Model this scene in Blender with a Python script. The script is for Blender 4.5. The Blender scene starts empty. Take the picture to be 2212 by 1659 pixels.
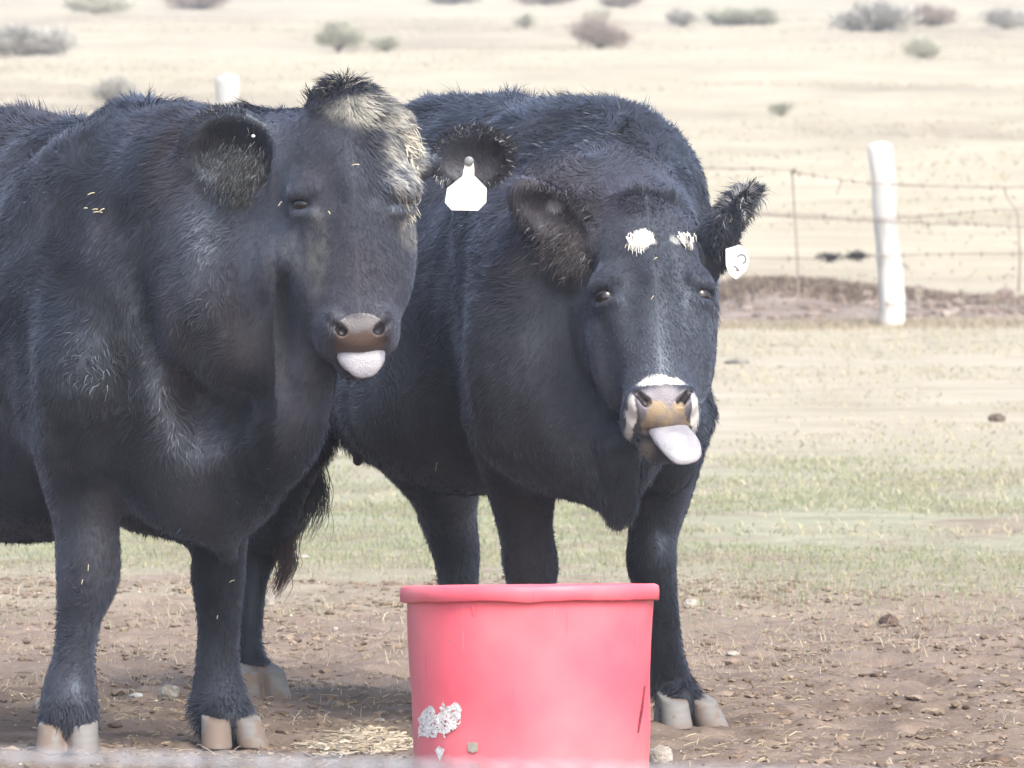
import bpy, math, random
import numpy as np
from mathutils import Vector
rng = np.random.default_rng(7)
random.seed(7)
SC = bpy.context.scene
COL = SC.collection
HAIR = 1.0

# ------------------------------------------------------------------ camera
CAM_D, CAM_H = 20.0, 1.45
cam_d = bpy.data.cameras.new('camera'); cam = bpy.data.objects.new('camera', cam_d)
COL.objects.link(cam); SC.camera = cam
PITCH = math.atan((829.5 - 160) / 1000 / 20.0)
cam.location = (0, -CAM_D, CAM_H)
cam.rotation_euler = (math.pi / 2 - PITCH, 0, 0)
cam_d.sensor_width = 36.0
FPX = 20000.0 / math.cos(PITCH)
cam_d.lens = 36.0 * FPX / 2212.0
cam_d.clip_start = 0.5; cam_d.clip_end = 3000
cam_d.dof.use_dof = True; cam_d.dof.focus_distance = 19.8; cam_d.dof.aperture_fstop = 20.0
SC.render.resolution_x = 1024; SC.render.resolution_y = 768

# ------------------------------------------------------------------ world, sun, exposure
SUN_EL, SUN_AZ = math.radians(48), math.radians(152)      # azimuth: clockwise from +Y (north)
w = bpy.data.worlds.new('World'); SC.world = w; w.use_nodes = True
nt = w.node_tree; bg = nt.nodes['Background']
sky = nt.nodes.new('ShaderNodeTexSky'); sky.sky_type = 'NISHITA'; sky.sun_disc = False
sky.sun_elevation = SUN_EL; sky.sun_rotation = SUN_AZ
sky.air_density = 1.0; sky.dust_density = 4.0; sky.ozone_density = 1.0
nt.links.new(sky.outputs[0], bg.inputs[0]); bg.inputs[1].default_value = 0.15
sl = bpy.data.lights.new('sun', 'SUN'); sun = bpy.data.objects.new('sun', sl); COL.objects.link(sun)
sl.energy = 1.15; sl.angle = math.radians(22); sl.color = (1.0, 0.96, 0.91)
sd = Vector((math.sin(SUN_AZ) * math.cos(SUN_EL), math.cos(SUN_AZ) * math.cos(SUN_EL), math.sin(SUN_EL)))
sun.rotation_euler = sd.to_track_quat('Z', 'Y').to_euler()
SC.view_settings.view_transform = 'Standard'; SC.view_settings.look = 'None'
SC.view_settings.gamma = 1.0; SC.view_settings.exposure = 1.50
SC.render.engine = 'CYCLES'

# ------------------------------------------------------------------ small maths helpers
def nrm(v):
    v = np.asarray(v, float); return v / np.linalg.norm(v)
_cp, _sp = math.cos(PITCH), math.sin(PITCH)
def at(u, v, y):
    """point at depth y (metres past the cows' front line) measured from the photograph's survey grid"""
    a = (u - 1106) / FPX; b = (829.5 - v) / FPX
    dx, dy, dz = a, _cp + b * _sp, -_sp + b * _cp
    k = (CAM_D + y) / dy
    return np.array([dx * k, y, CAM_H + dz * k])

def hash3(ix, iy, iz, seed):
    h = (ix.astype(np.int64) * 374761393 + iy.astype(np.int64) * 668265263 + iz.astype(np.int64) * 2147483647 + seed * 1274126177) & 0xffffffff
    h = ((h ^ (h >> 13)) * 1274126177) & 0xffffffff
    h = (h ^ (h >> 16)) & 0xffffffff
    return h.astype(np.float64) / 4294967295.0
def vnoise(P, scale=1.0, seed=0):
    Q = np.asarray(P, float) * scale
    F0 = np.floor(Q); f = Q - F0; f = f * f * (3 - 2 * f)
    x, y, z = F0[:, 0], F0[:, 1], F0[:, 2]
    r = 0
    for i in (0, 1):
        wx = f[:, 0] if i else 1 - f[:, 0]
        for j in (0, 1):
            wy = f[:, 1] if j else 1 - f[:, 1]
            for k in (0, 1):
                wz = f[:, 2] if k else 1 - f[:, 2]
                r = r + wx * wy * wz * hash3(x + i, y + j, z + k, seed)
    return r
def fbm(P, scale=1.0, seed=0, octv=4, gain=0.5):
    a, s, r, t = 1.0, scale, 0, 0
    for o in range(octv):
        r = r + a * vnoise(P, s, seed + o * 17); t += a; a *= gain; s *= 2.03
    return r / t

# ------------------------------------------------------------------ object helpers
def tag(o, label=None, cat=None, group=None, kind=None):
    if label: o['label'] = label
    if cat: o['category'] = cat
    if group: o['group'] = group
    if kind: o['kind'] = kind
    return o
def empty(name, loc=(0, 0, 0)):
    o = bpy.data.objects.new(name, None); COL.objects.link(o); o.location = loc; o.empty_display_size = 0.2
    return o
def mesh_np(name, V, loops, counts, mat, parent=None, smooth=True, col=None, vnorm=None):
    """V (n,3), loops flat vertex indices, counts per face"""
    V = np.asarray(V, np.float32)
    if parent is not None:
        V = V - np.array(parent_world(parent), np.float32)
    me = bpy.data.meshes.new(name)
    me.vertices.add(len(V)); me.vertices.foreach_set('co', V.ravel())
    loops = np.asarray(loops, np.int32).ravel(); counts = np.asarray(counts, np.int32)
    me.loops.add(len(loops)); me.loops.foreach_set('vertex_index', loops)
    me.polygons.add(len(counts))
    st = np.concatenate([[0], np.cumsum(counts)[:-1]]).astype(np.int32)
    me.polygons.foreach_set('loop_start', st)
    me.polygons.foreach_set('use_smooth', np.full(len(counts), smooth, bool))
    me.update(calc_edges=True)
    if col is not None:
        a = me.color_attributes.new('Col', 'FLOAT_COLOR', 'POINT')
        c = np.ones((len(V), 4), np.float32); c[:, :3] = col
        a.data.foreach_set('color', c.ravel())
    if vnorm is not None:
        me.normals_split_custom_set_from_vertices(np.asarray(vnorm, np.float32))
    o = bpy.data.objects.new(name, me); COL.objects.link(o)
    if mat: me.materials.append(mat)
    if parent is not None: o.parent = parent
    return o
def parent_world(p):
    v = Vector((0, 0, 0))
    while p is not None: v = v + p.location; p = p.parent
    return v
def poly(name, V, F, mat, parent=None, smooth=True, col=None):
    loops = [i for f in F for i in f]; counts = [len(f) for f in F]
    return mesh_np(name, V, loops, counts, mat, parent, smooth, col)

def tube(P, r, ns=8):
    P = np.asarray(P, float); n = len(P); r = np.broadcast_to(r, n)
    T_ = np.gradient(P, axis=0); T_ /= np.linalg.norm(T_, axis=1)[:, None]
    ref = np.array([0, 1, 0]) if abs(T_[0][1]) < .8 else np.array([1, 0, 0])
    A = np.cross(T_, ref); A /= np.linalg.norm(A, axis=1)[:, None]; B = np.cross(T_, A)
    th = np.linspace(0, 2 * np.pi, ns, endpoint=False)
    V = (P[:, None] + r[:, None, None] * (np.cos(th)[None, :, None] * A[:, None] + np.sin(th)[None, :, None] * B[:, None])).reshape(-1, 3)
    F = [[i * ns + j, i * ns + (j + 1) % ns, (i + 1) * ns + (j + 1) % ns, (i + 1) * ns + j] for i in range(n - 1) for j in range(ns)]
    F += [list(range(ns))[::-1], [(n - 1) * ns + j for j in range(ns)]]
    return V, F
# ------------------------------------------------------------------ materials
def new_mat(name):
    m = bpy.data.materials.new(name); m.use_nodes = True
    return m, m.node_tree, m.node_tree.nodes['Principled BSDF']
def N(nt, t, **kw):
    n = nt.nodes.new(t)
    for k, v in kw.items(): setattr(n, k, v)
    return n
def noise_col(name, c1, c2, scale, rough=0.8, detail=6, bump=0.0, bscale=None, spec=0.3, stops=(0.35, 0.65), stretch=None):
    m, nt, b = new_mat(name)
    tc = N(nt, 'ShaderNodeTexCoord'); mp = N(nt, 'ShaderNodeMapping')
    nt.links.new(tc.outputs['Object'], mp.inputs[0])
    if stretch: mp.inputs['Scale'].default_value = stretch
    n = N(nt, 'ShaderNodeTexNoise'); n.inputs['Scale'].default_value = scale; n.inputs['Detail'].default_value = detail
    nt.links.new(mp.outputs[0], n.inputs[0])
    r = N(nt, 'ShaderNodeValToRGB'); r.color_ramp.elements[0].position = stops[0]; r.color_ramp.elements[1].position = stops[1]
    r.color_ramp.elements[0].color = (*c1, 1); r.color_ramp.elements[1].color = (*c2, 1)
    nt.links.new(n.outputs[0], r.inputs[0]); nt.links.new(r.outputs[0], b.inputs['Base Color'])
    b.inputs['Roughness'].default_value = rough; b.inputs['Specular IOR Level'].default_value = spec
    if bump:
        n2 = N(nt, 'ShaderNodeTexNoise'); n2.inputs['Scale'].default_value = bscale or scale * 3; n2.inputs['Detail'].default_value = 5
        nt.links.new(mp.outputs[0], n2.inputs[0])
        bm = N(nt, 'ShaderNodeBump'); bm.inputs['Strength'].default_value = bump; bm.inputs['Distance'].default_value = 0.01
        nt.links.new(n2.outputs[0], bm.inputs['Height']); nt.links.new(bm.outputs[0], b.inputs['Normal'])
    return m
def attr_mat(name, rough=0.6, spec=0.3, sheen=0.0, sheen_tint=(0.6, 0.7, 1), srough=0.4, trans=0.0):
    m, nt, b = new_mat(name)
    a = N(nt, 'ShaderNodeVertexColor'); a.layer_name = 'Col'
    nt.links.new(a.outputs[0], b.inputs['Base Color'])
    b.inputs['Roughness'].default_value = rough; b.inputs['Specular IOR Level'].default_value = spec
    b.inputs['Sheen Weight'].default_value = sheen; b.inputs['Sheen Roughness'].default_value = srough
    b.inputs['Sheen Tint'].default_value = (*sheen_tint, 1)
    return m
def coat_mat(name):
    m = attr_mat(name, 0.5, 0.5, 0.30, (.60, .72, 1), .5); nt = m.node_tree; b = nt.nodes['Principled BSDF']
    g = N(nt, 'ShaderNodeNewGeometry'); n = N(nt, 'ShaderNodeTexNoise'); n.inputs['Scale'].default_value = 3.6; n.inputs['Detail'].default_value = 3; n.inputs['Distortion'].default_value = .8
    mp = N(nt, 'ShaderNodeMapping'); mp.inputs['Scale'].default_value = (1, 1, .5)
    nt.links.new(g.outputs['Position'], mp.inputs[0]); nt.links.new(mp.outputs[0], n.inputs[0])
    r = N(nt, 'ShaderNodeMapRange'); r.inputs[1].default_value = .40; r.inputs[2].default_value = .60; r.inputs[3].default_value = .46; r.inputs[4].default_value = .80
    nt.links.new(n.outputs[0], r.inputs[0]); nt.links.new(r.outputs[0], b.inputs['Roughness'])
    r2 = N(nt, 'ShaderNodeMapRange'); r2.inputs[1].default_value = .40; r2.inputs[2].default_value = .60; r2.inputs[3].default_value = .60; r2.inputs[4].default_value = .10
    nt.links.new(n.outputs[0], r2.inputs[0]); nt.links.new(r2.outputs[0], b.inputs['Specular IOR Level'])
    b.inputs['Specular Tint'].default_value = (.64, .80, 1, 1)
    return m
M_COAT = coat_mat('black_coat'); M_HAIR = coat_mat('coat_strands')
def leaf_mat(name):
    m, nt, b = new_mat(name); a = N(nt, 'ShaderNodeVertexColor'); a.layer_name = 'Col'
    d = N(nt, 'ShaderNodeBsdfDiffuse'); t = N(nt, 'ShaderNodeBsdfTranslucent'); mx = N(nt, 'ShaderNodeMixShader')
    for q in (d, t): nt.links.new(a.outputs[0], q.inputs[0])
    nt.links.new(d.outputs[0], mx.inputs[1]); nt.links.new(t.outputs[0], mx.inputs[2])
    nt.links.new(mx.outputs[0], nt.nodes['Material Output'].inputs[0]); return m
M_GRASS = leaf_mat('grass_blades')
M_EYE = noise_col('dark_wet_eye', (0.008, 0.006, 0.008), (0.018, 0.012, 0.012), 30, rough=0.08, spec=0.6)
M_TONGUE = noise_col('grey_tongue', (0.20, 0.20, 0.225), (0.29, 0.29, 0.315), 22, rough=0.34, spec=0.5, bump=0.25, bscale=320)
M_TAG = noise_col('white_plastic_tag', (0.62, 0.61, 0.57), (0.74, 0.73, 0.69), 30, rough=0.35, spec=0.5)
M_TAGINK = noise_col('faded_ink', (0.09, 0.09, 0.10), (0.18, 0.18, 0.19), 60, rough=0.6)
M_TAGINK2 = noise_col('pale_worn_ink', (0.6, 0.6, 0.6), (0.7, 0.7, 0.7), 60, rough=0.6)
M_STUD = noise_col('grey_stud', (0.10, 0.12, 0.13), (0.2, 0.22, 0.22), 60, rough=0.4)

# ------------------------------------------------------------------ signed distance modelling
class Field:
    def __init__(s): s.p = []
    def add(s, fn, c, r, k=0.04, op='u'): s.p.append((fn, np.asarray(c, float), r, k, op))
    def rc(s, a, b, r1, r2, k=0.04, op='u', sq=None):
        a = np.asarray(a, float); b = np.asarray(b, float); ba = b - a; L2 = float(ba @ ba) + 1e-12
        if sq is not None: ax = nrm(sq[0]); fac = sq[1]
        def fn(P):
            q = P - a
            h = np.clip((q @ ba) / L2, 0, 1)
            d = q - h[:, None] * ba
            if sq is not None:
                m = d @ ax; d = d + (m * (1 / fac - 1))[:, None] * ax
            l = np.sqrt((d * d).sum(1)) - (r1 + (r2 - r1) * h)
            return l * (min(1, fac) if sq is not None else 1)
        mx = max(r1, r2) * (max(1, sq[1]) if sq is not None else 1)
        s.add(fn, (a + b) / 2, np.linalg.norm(ba) / 2 + mx, k, op)
    def chain(s, pts, k=0.03, op='u', sq=None):
        C = np.array([[*p, r] for p, r in pts], float)
        if len(C) > 2:
            pm = np.vstack([2 * C[0] - C[1], C, 2 * C[-1] - C[-2]]); out = []
            for i in range(len(C) - 1):
                for f in np.linspace(0, 1, 5, endpoint=False):
                    p0, p1, p2, p3 = pm[i:i + 4]
                    out.append(0.5 * ((2 * p1) + (-p0 + p2) * f + (2 * p0 - 5 * p1 + 4 * p2 - p3) * f ** 2 + (-p0 + 3 * p1 - 3 * p2 + p3) * f ** 3))
            C = np.vstack(out + [C[-1]])
        if sq is not None: ax = nrm(sq[0]); fac = sq[1]
        def fn(P):
            D = np.full(len(P), 9.0)
            for A, B in zip(C[:-1], C[1:]):
                ba = B[:3] - A[:3]; q = P - A[:3]; h = np.clip((q @ ba) / (ba @ ba + 1e-12), 0, 1)
                d = q - h[:, None] * ba
                if sq is not None: d = d + ((d @ ax) * (1 / fac - 1))[:, None] * ax
                D = np.minimum(D, np.sqrt((d * d).sum(1)) - (A[3] + (B[3] - A[3]) * h))
            return D * (min(1, fac) if sq is not None else 1)
        c = (C[:, :3].min(0) + C[:, :3].max(0)) / 2
        s.add(fn, c, np.linalg.norm(C[:, :3] - c, axis=1).max() + C[:, 3].max(), k, op)
    def ell(s, c, r, ax=None, k=0.05, op='u'):
        c = np.asarray(c, float); r = np.asarray(r, float); A = np.eye(3) if ax is None else np.array([nrm(x) for x in ax])
        def fn(P):
            q = (P - c) @ A.T
            k0 = np.sqrt(((q / r) ** 2).sum(1)); k1 = np.sqrt(((q / r ** 2) ** 2).sum(1)) + 1e-9
            return np.where(k0 > 1e-6, k0 * (k0 - 1) / k1, -r.min())
        s.add(fn, c, r.max(), k, op)
    def plane(s, pt, n, k=0.004):        # keep the half space n.(p-pt) > 0
        pt = np.asarray(pt, float); n = nrm(n)
        s.add(lambda P: (P - pt) @ n, pt, 99, k, 'i')
    def ev(s, P, bounded=True):
        D = np.full(len(P), 1.0)
        for fn, c, r, k, op in s.p:
            if bounded and r < 90:
                m = np.nonzero(((P - c) ** 2).sum(1) < (r + k + 0.13) ** 2)[0]
                if len(m) == 0: continue
                Q, d1 = P[m], D[m]
            else: m = None; Q, d1 = P, D
            d2 = fn(Q)
            if op == 'u':
                h = np.clip(0.5 + 0.5 * (d1 - d2) / k, 0, 1); dd = d1 + (d2 - d1) * h - k * h * (1 - h)
            else:
                if op == 's' or r >= 90: d2 = -d2      # subtract, or cut by a plane
                h = np.clip(0.5 - 0.5 * (d1 - d2) / k, 0, 1); dd = d1 + (d2 - d1) * h + k * h * (1 - h)
            if m is None: D = dd
            else: D[m] = dd
        return D

def surface(F, lo, hi, h, disp=None):
    """naive surface nets over a narrow band"""
    lo = np.asarray(lo, float); hi = np.asarray(hi, float); B = 8
    nb = np.ceil((hi - lo) / (h * B)).astype(int); H = h * B
    ii = np.stack(np.meshgrid(*[np.arange(n) for n in nb], indexing='ij'), -1).reshape(-1, 3)
    D = F.ev(lo + (ii + 0.5) * H, bounded=False)
    n = nb * B
    S = np.repeat(np.repeat(np.repeat((D > 0).reshape(nb), B, 0), B, 1), B, 2)
    G = np.where(S, np.float32(1), np.float32(-1)).astype(np.float32)
    band = ii[np.abs(D) < H * 1.25 + 0.012]
    off = np.stack(np.meshgrid(*[np.arange(B)] * 3, indexing='ij'), -1).reshape(-1, 3)
    for s0 in range(0, len(band), 1500):
        idx = (band[s0:s0 + 1500, None, :] * B + off[None]).reshape(-1, 3)
        P = lo + idx * h
        d = F.ev(P)
        if disp is not None: d = d + disp(P, d)
        G[idx[:, 0], idx[:, 1], idx[:, 2]] = d
    ins = G < 0
    c = [ins[dx:n[0] - 1 + dx, dy:n[1] - 1 + dy, dz:n[2] - 1 + dz] for dx in (0, 1) for dy in (0, 1) for dz in (0, 1)]
    anyi = c[0] | c[1] | c[2] | c[3] | c[4] | c[5] | c[6] | c[7]
    alli = c[0] & c[1] & c[2] & c[3] & c[4] & c[5] & c[6] & c[7]
    cell = np.argwhere(anyi & ~alli)
    vid = np.full(n - 1, -1, np.int32); vid[cell[:, 0], cell[:, 1], cell[:, 2]] = np.arange(len(cell))
    corners = np.array([(a, b, d) for a in (0, 1) for b in (0, 1) for d in (0, 1)])
    vals = np.stack([G[cell[:, 0] + a, cell[:, 1] + b, cell[:, 2] + d] for a, b, d in corners], 1)
    acc = np.zeros((len(cell), 3)); cnt = np.zeros(len(cell))
    for i in range(8):
        for j in range(i + 1, 8):
            if np.abs(corners[i] - corners[j]).sum() != 1: continue
            a, b = vals[:, i], vals[:, j]; m = (a < 0) != (b < 0)
            t = np.where(m, a / np.where(m, a - b, 1), 0)
            p = corners[i] + t[:, None] * (corners[j] - corners[i])
            acc += p * m[:, None]; cnt += m
    V = lo + (cell + acc / cnt[:, None]) * h
    Q = []
    for ax in range(3):
        a1, a2 = (ax + 1) % 3, (ax + 2) % 3
        s0 = [slice(1, n[i] - 1) for i in range(3)]; s1 = list(s0)
        s0[ax] = slice(0, n[ax] - 1); s1[ax] = slice(1, n[ax])
        A, Bq = ins[tuple(s0)], ins[tuple(s1)]
        e = np.argwhere(A != Bq)
        flip = A[e[:, 0], e[:, 1], e[:, 2]]
        base = e.copy(); base[:, a1] += 1; base[:, a2] += 1
        def g(da, db):
            x = base.copy(); x[:, a1] -= da; x[:, a2] -= db
            return vid[x[:, 0], x[:, 1], x[:, 2]]
        q = np.stack([g(0, 0), g(1, 0), g(1, 1), g(0, 1)], 1)
        q = np.where(flip[:, None], q, q[:, ::-1])
        Q.append(q)
    Q = np.concatenate(Q); Q = Q[(Q >= 0).all(1)]
    return V, Q
def vert_normals(V, Q):
    a, b, c, d = (V[Q[:, i]] for i in range(4))
    fn = np.cross(c - a, d - b)
    Nn = np.zeros_like(V)
    for i in range(4):
        for k in range(3): Nn[:, k] += np.bincount(Q[:, i], fn[:, k], len(V))
    return Nn / (np.linalg.norm(Nn, axis=1)[:, None] + 1e-12), np.linalg.norm(fn, axis=1) * 0.5
def relax(V, Q, it=2, lam=0.5):
    for _ in range(it):
        acc = np.zeros_like(V); cnt = np.zeros(len(V))
        for i in range(4):
            a, b = Q[:, i], Q[:, (i + 1) % 4]
            for k in range(3):
                acc[:, k] += np.bincount(a, V[b, k], len(V)); acc[:, k] += np.bincount(b, V[a, k], len(V))
            cnt += np.bincount(a, minlength=len(V)) + np.bincount(b, minlength=len(V))
        V = V + lam * (acc / np.maximum(cnt, 1)[:, None] - V)
    return V

# ------------------------------------------------------------------ terrain
def smooth(a, b, x):
    t = np.clip((x - a) / (b - a), 0, 1); return t * t * (3 - 2 * t)      # also falls when b < a
def ground_z(x, y):
    d = y + CAM_D
    P = np.stack([x, y, x * 0], -1)
    z = 0.018 * np.maximum(d - 60, 0) - 0.018 * 0.75 * np.maximum(d - 300, 0)
    near = 1 - smooth(5, 20, y)
    z = z + (fbm(P, 1.3, 3, 3) - 0.5) * 0.035 * (1 - 0.5 * near)
    z = z + (fbm(P, 9, 5, 4, 0.65) - 0.5) * 0.044 * near * (0.5 + 0.5 * (1 - smooth(2.5, 8, y)))
    pits = np.clip(fbm(P, 4.2, 9, 2) - 0.60, 0, 1); z = z - pits * 0.14 * (1 - smooth(3, 7, y))
    z = z + (fbm(P, 0.22, 21, 3) - 0.5) * 0.16 * smooth(20, 50, y)
    z = z + (fbm(P, 1.1, 31, 3) - 0.5) * 0.07 * smooth(30, 60, y)
    # cut earth bank just past the fence, on the right
    bw = smooth(0.9, 1.6, x) * (1 - 0.8 * smooth(4.0 - 1.6, 4.0 + 0.4, x + 1.3))
    z = z + bw * (smooth(34.6, 36.6, y + (fbm(P, 0.9, 77, 2) - 0.5) * 1.5) - smooth(39, 43, y)) * (0.10 + 0.10 * fbm(P, 2.5, 41, 3))
    return z
def gz(x, y): return float(ground_z(np.array([x]), np.array([y]))[0])

def geo(a, b, h0, g):
    r = [a]; h = h0
    while r[-1] < b: r.append(r[-1] + h); h *= g
    return r
xs = np.arange(-1.75, 1.751, 0.0125)
ext = np.array(geo(1.78, 160, 0.03, 1.045)); xs = np.concatenate([-ext[::-1], xs, ext])
ys = np.concatenate([np.array([-60, -30, -12, -6, -3.5, -2.4]), np.arange(-1.8, 5.0, 0.016), np.array(geo(5.02, 900, 0.02, 1.0085))])
X, Y = np.meshgrid(xs, ys, indexing='xy'); X, Y = X.ravel(), Y.ravel()
Z = ground_z(X, Y)
nx, ny = len(xs), len(ys)
i, j = np.meshgrid(np.arange(nx - 1), np.arange(ny - 1), indexing='xy')
a = (j * nx + i).ravel(); Fq = np.stack([a, a + 1, a + nx + 1, a + nx], 1)

def ground_material():
    m, nt, b = new_mat('pasture_ground')
    L = nt.links
    g = N(nt, 'ShaderNodeNewGeometry'); sp = N(nt, 'ShaderNodeSeparateXYZ'); L.new(g.outputs['Position'], sp.inputs[0])
    def noise(sc, det=5, stretch=None, rough=0.6):
        mp = N(nt, 'ShaderNodeMapping'); L.new(g.outputs['Position'], mp.inputs[0])
        if stretch: mp.inputs['Scale'].default_value = stretch
        n = N(nt, 'ShaderNodeTexNoise'); n.inputs['Scale'].default_value = sc; n.inputs['Detail'].default_value = det
        n.inputs['Roughness'].default_value = rough; L.new(mp.outputs[0], n.inputs[0]); return n.outputs[0]
    def ramp(v, a, bb, c1, c2):
        r = N(nt, 'ShaderNodeValToRGB'); r.color_ramp.elements[0].position = a; r.color_ramp.elements[1].position = bb
        r.color_ramp.elements[0].color = (*c1, 1); r.color_ramp.elements[1].color = (*c2, 1); L.new(v, r.inputs[0]); return r.outputs[0]
    def mixc(f, a, bb):
        x = N(nt, 'ShaderNodeMix', data_type='RGBA'); L.new(f, x.inputs[0]); L.new(a, x.inputs[6]); L.new(bb, x.inputs[7]); return x.outputs[2]
    def math_(op, a, bb, clamp=False):
        x = N(nt, 'ShaderNodeMath', operation=op); x.use_clamp = clamp
        for k, v in enumerate((a, bb)):
            if isinstance(v, (int, float)): x.inputs[k].default_value = v
            else: L.new(v, x.inputs[k])
        return x.outputs[0]
    def zone(y0, y1, amp, sc):       # 0 before y0, 1 after y1, edge broken by noise
        n = noise(sc, 4)
        yy = math_('ADD', sp.outputs[1], math_('MULTIPLY', math_('SUBTRACT', n, 0.5), amp))
        r = N(nt, 'ShaderNodeMapRange'); r.inputs[1].default_value = y0; r.inputs[2].default_value = y1; L.new(yy, r.inputs[0]); return r.outputs[0]
    mud = ramp(noise(5.0, 8), 0.33, 0.68, (0.115, 0.086, 0.066), (0.245, 0.192, 0.155))
    speck = ramp(noise(60, 3), 0.60, 0.68, (0, 0, 0), (1, 1, 1))
    litter = ramp(noise(25, 4), 0.3, 0.7, (0.26, 0.215, 0.16), (0.40, 0.345, 0.26))
    mud = mixc(math_('MULTIPLY', speck, 0.45), mud, litter)
    red = ramp(noise(7.0, 6), 0.35, 0.7, (0.20, 0.150, 0.118), (0.33, 0.270, 0.215))
    green = ramp(noise(4.0, 6), 0.38, 0.64, (0.25, 0.258, 0.175), (0.36, 0.345, 0.25))
    straw = ramp(noise(3.0, 7, (0.6, 1, 1)), 0.33, 0.68, (0.335, 0.30, 0.225), (0.46, 0.415, 0.325))
    patch = ramp(noise(1.5, 4), 0.50, 0.60, (0, 0, 0), (1, 1, 1))
    far = ramp(noise(0.9, 9, (0.45, 1, 1), 0.7), 0.36, 0.64, (0.345, 0.31, 0.22), (0.48, 0.435, 0.325))
    farg = ramp(noise(0.35, 5), 0.56, 0.75, (0, 0, 0), (1, 1, 1))
    fgc = ramp(noise(2.0, 4), 0.3, 0.7, (0.31, 0.29, 0.19), (0.41, 0.385, 0.27))
    far = mixc(math_('MULTIPLY', farg, 0.6), far, fgc)
    blot = ramp(noise(0.30, 6, (0.55, 0.22, 1), 0.65), 0.47, 0.66, (0, 0, 0), (1, 1, 1))
    dk = ramp(noise(1.2, 6), 0.35, 0.65, (0.21, 0.18, 0.13), (0.36, 0.31, 0.24))
    far = mixc(math_('MULTIPLY', blot, 0.75), far, dk)
    c = mixc(zone(1.5, 6.0, 5.0, 0.9), mud, red)
    zg = zone(4.2, 8.6, 6.0, 0.7)
    c = mixc(math_('MULTIPLY', zg, math_('SUBTRACT', 1.0, math_('MULTIPLY', patch, 0.8))), c, green)
    tan = ramp(noise(0.8, 6, (0.6, 0.35, 1), 0.65), 0.50, 0.66, (0, 0, 0), (1, 1, 1))
    tanc = ramp(noise(3.0, 6), 0.35, 0.65, (0.27, 0.235, 0.16), (0.38, 0.35, 0.25))
    straw = mixc(math_('MULTIPLY', tan, 0.7), straw, tanc)
    c = mixc(zone(11.5, 18, 5.0, 0.8), c, straw)
    c = mixc(zone(36, 46, 6, 0.5), c, far)
    # bare earth by the cut bank behind the fence
    n = noise(1.3, 5)
    yy = math_('ADD', sp.outputs[1], math_('MULTIPLY', math_('SUBTRACT', n, 0.5), 3.0))
    b1 = math_('MULTIPLY', math_('GREATER_THAN', yy, 33.6), math_('LESS_THAN', yy, 40.2))
    b1 = math_('MULTIPLY', b1, math_('GREATER_THAN', sp.outputs[0], 0.6))
    earth = ramp(noise(3.2, 8), 0.34, 0.66, (0.15, 0.118, 0.096), (0.32, 0.27, 0.23))
    c = mixc(b1, c, earth)
    L.new(c, b.inputs['Base Color']); b.inputs['Roughness'].default_value = 0.95; b.inputs['Specular IOR Level'].default_value = 0.15
    bm = N(nt, 'ShaderNodeBump'); bm.inputs['Strength'].default_value = 0.7; bm.inputs['Distance'].default_value = 0.02
    L.new(noise(38, 6, None, 0.7), bm.inputs['Height']); L.new(bm.outputs[0], b.inputs['Normal'])
    return m
gr = mesh_np('ground', np.stack([X, Y, Z], 1), Fq, np.full(len(Fq), 4), ground_material(), smooth=True)
tag(gr, kind='structure')

# ------------------------------------------------------------------ scattered stuff on the ground
def blades(name, label, cat, x, y, hgt, wid, col, lean=0.6, curl=0.5, z0=None):
    n = len(x)
    P = np.stack([x, y, ground_z(x, y) if z0 is None else z0], 1)
    ang = rng.uniform(0, 2 * np.pi, n); dirn = np.stack([np.cos(ang), np.sin(ang), ang * 0], 1)
    side = np.stack([-np.sin(ang + rng.normal(0, 0.7, n)), np.cos(ang), ang * 0], 1) * (wid / 2)[:, None]
    le = rng.uniform(0, lean, n) * hgt
    mid = P + dirn * (le * 0.4)[:, None]; mid[:, 2] += hgt * 0.6
    tip = P + dirn * (le * (1 + curl))[:, None]; tip[:, 2] += hgt * (1 - 0.35 * rng.uniform(0, 1, n) * curl)
    P = P - np.array([0, 0, 0.004])
    V = np.stack([P - side, P + side, mid + side * 0.7, mid - side * 0.7, tip], 1).reshape(-1, 3)
    b = np.arange(n) * 5
    loops = np.stack([b, b + 1, b + 2, b + 3, b + 3, b + 2, b + 4], 1).ravel()
    counts = np.tile([4, 3], n)
    up = np.stack([dirn[:, 0] * .25, dirn[:, 1] * .25 - .25, ang * 0 + 1], 1); up /= np.linalg.norm(up, axis=1)[:, None]
    o = mesh_np(name, V, loops, counts, M_GRASS, smooth=False, col=np.clip(np.repeat(col, 5, 0) * 1.08, 0, .9))
    return tag(o, label, cat, kind='stuff')
def pal(n, cols, jit=0.12):
    c = np.array(cols)[rng.integers(0, len(cols), n)]
    return np.clip(c * (1 + rng.normal(0, jit, (n, 1))), 0.01, 0.9)
def scatter(n, y0, y1, clump=0.0, cs=3.0, seed=1, margin=0.15, power=1.0):
    y = y0 + (y1 - y0) * rng.uniform(0, 1, n * 3) ** power
    hw = (y + 20) / 20 * 1.12 + margin
    x = rng.uniform(-1, 1, n * 3) * hw
    if clump:
        f = fbm(np.stack([x, y, x * 0], 1), cs, seed, 3)
        k = f + rng.normal(0, 0.05, len(f)) > clump
        x, y = x[k], y[k]
    return x[:n], y[:n]
DRY = [(0.44, 0.38, 0.28), (0.40, 0.345, 0.25), (0.48, 0.43, 0.33), (0.36, 0.30, 0.22)]
GRN = [(0.29, 0.32, 0.18), (0.34, 0.35, 0.21), (0.28, 0.31, 0.18), (0.40, 0.385, 0.25)]
x, y = scatter(36000, 3.0, 15, 0.50, 0.9, 11, power=.9); k_ = rng.uniform(0, 1, len(x)) < smooth(3.0, 8.0, y) ** 1.4; x, y = x[k_], y[k_]; n = len(x)
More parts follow.
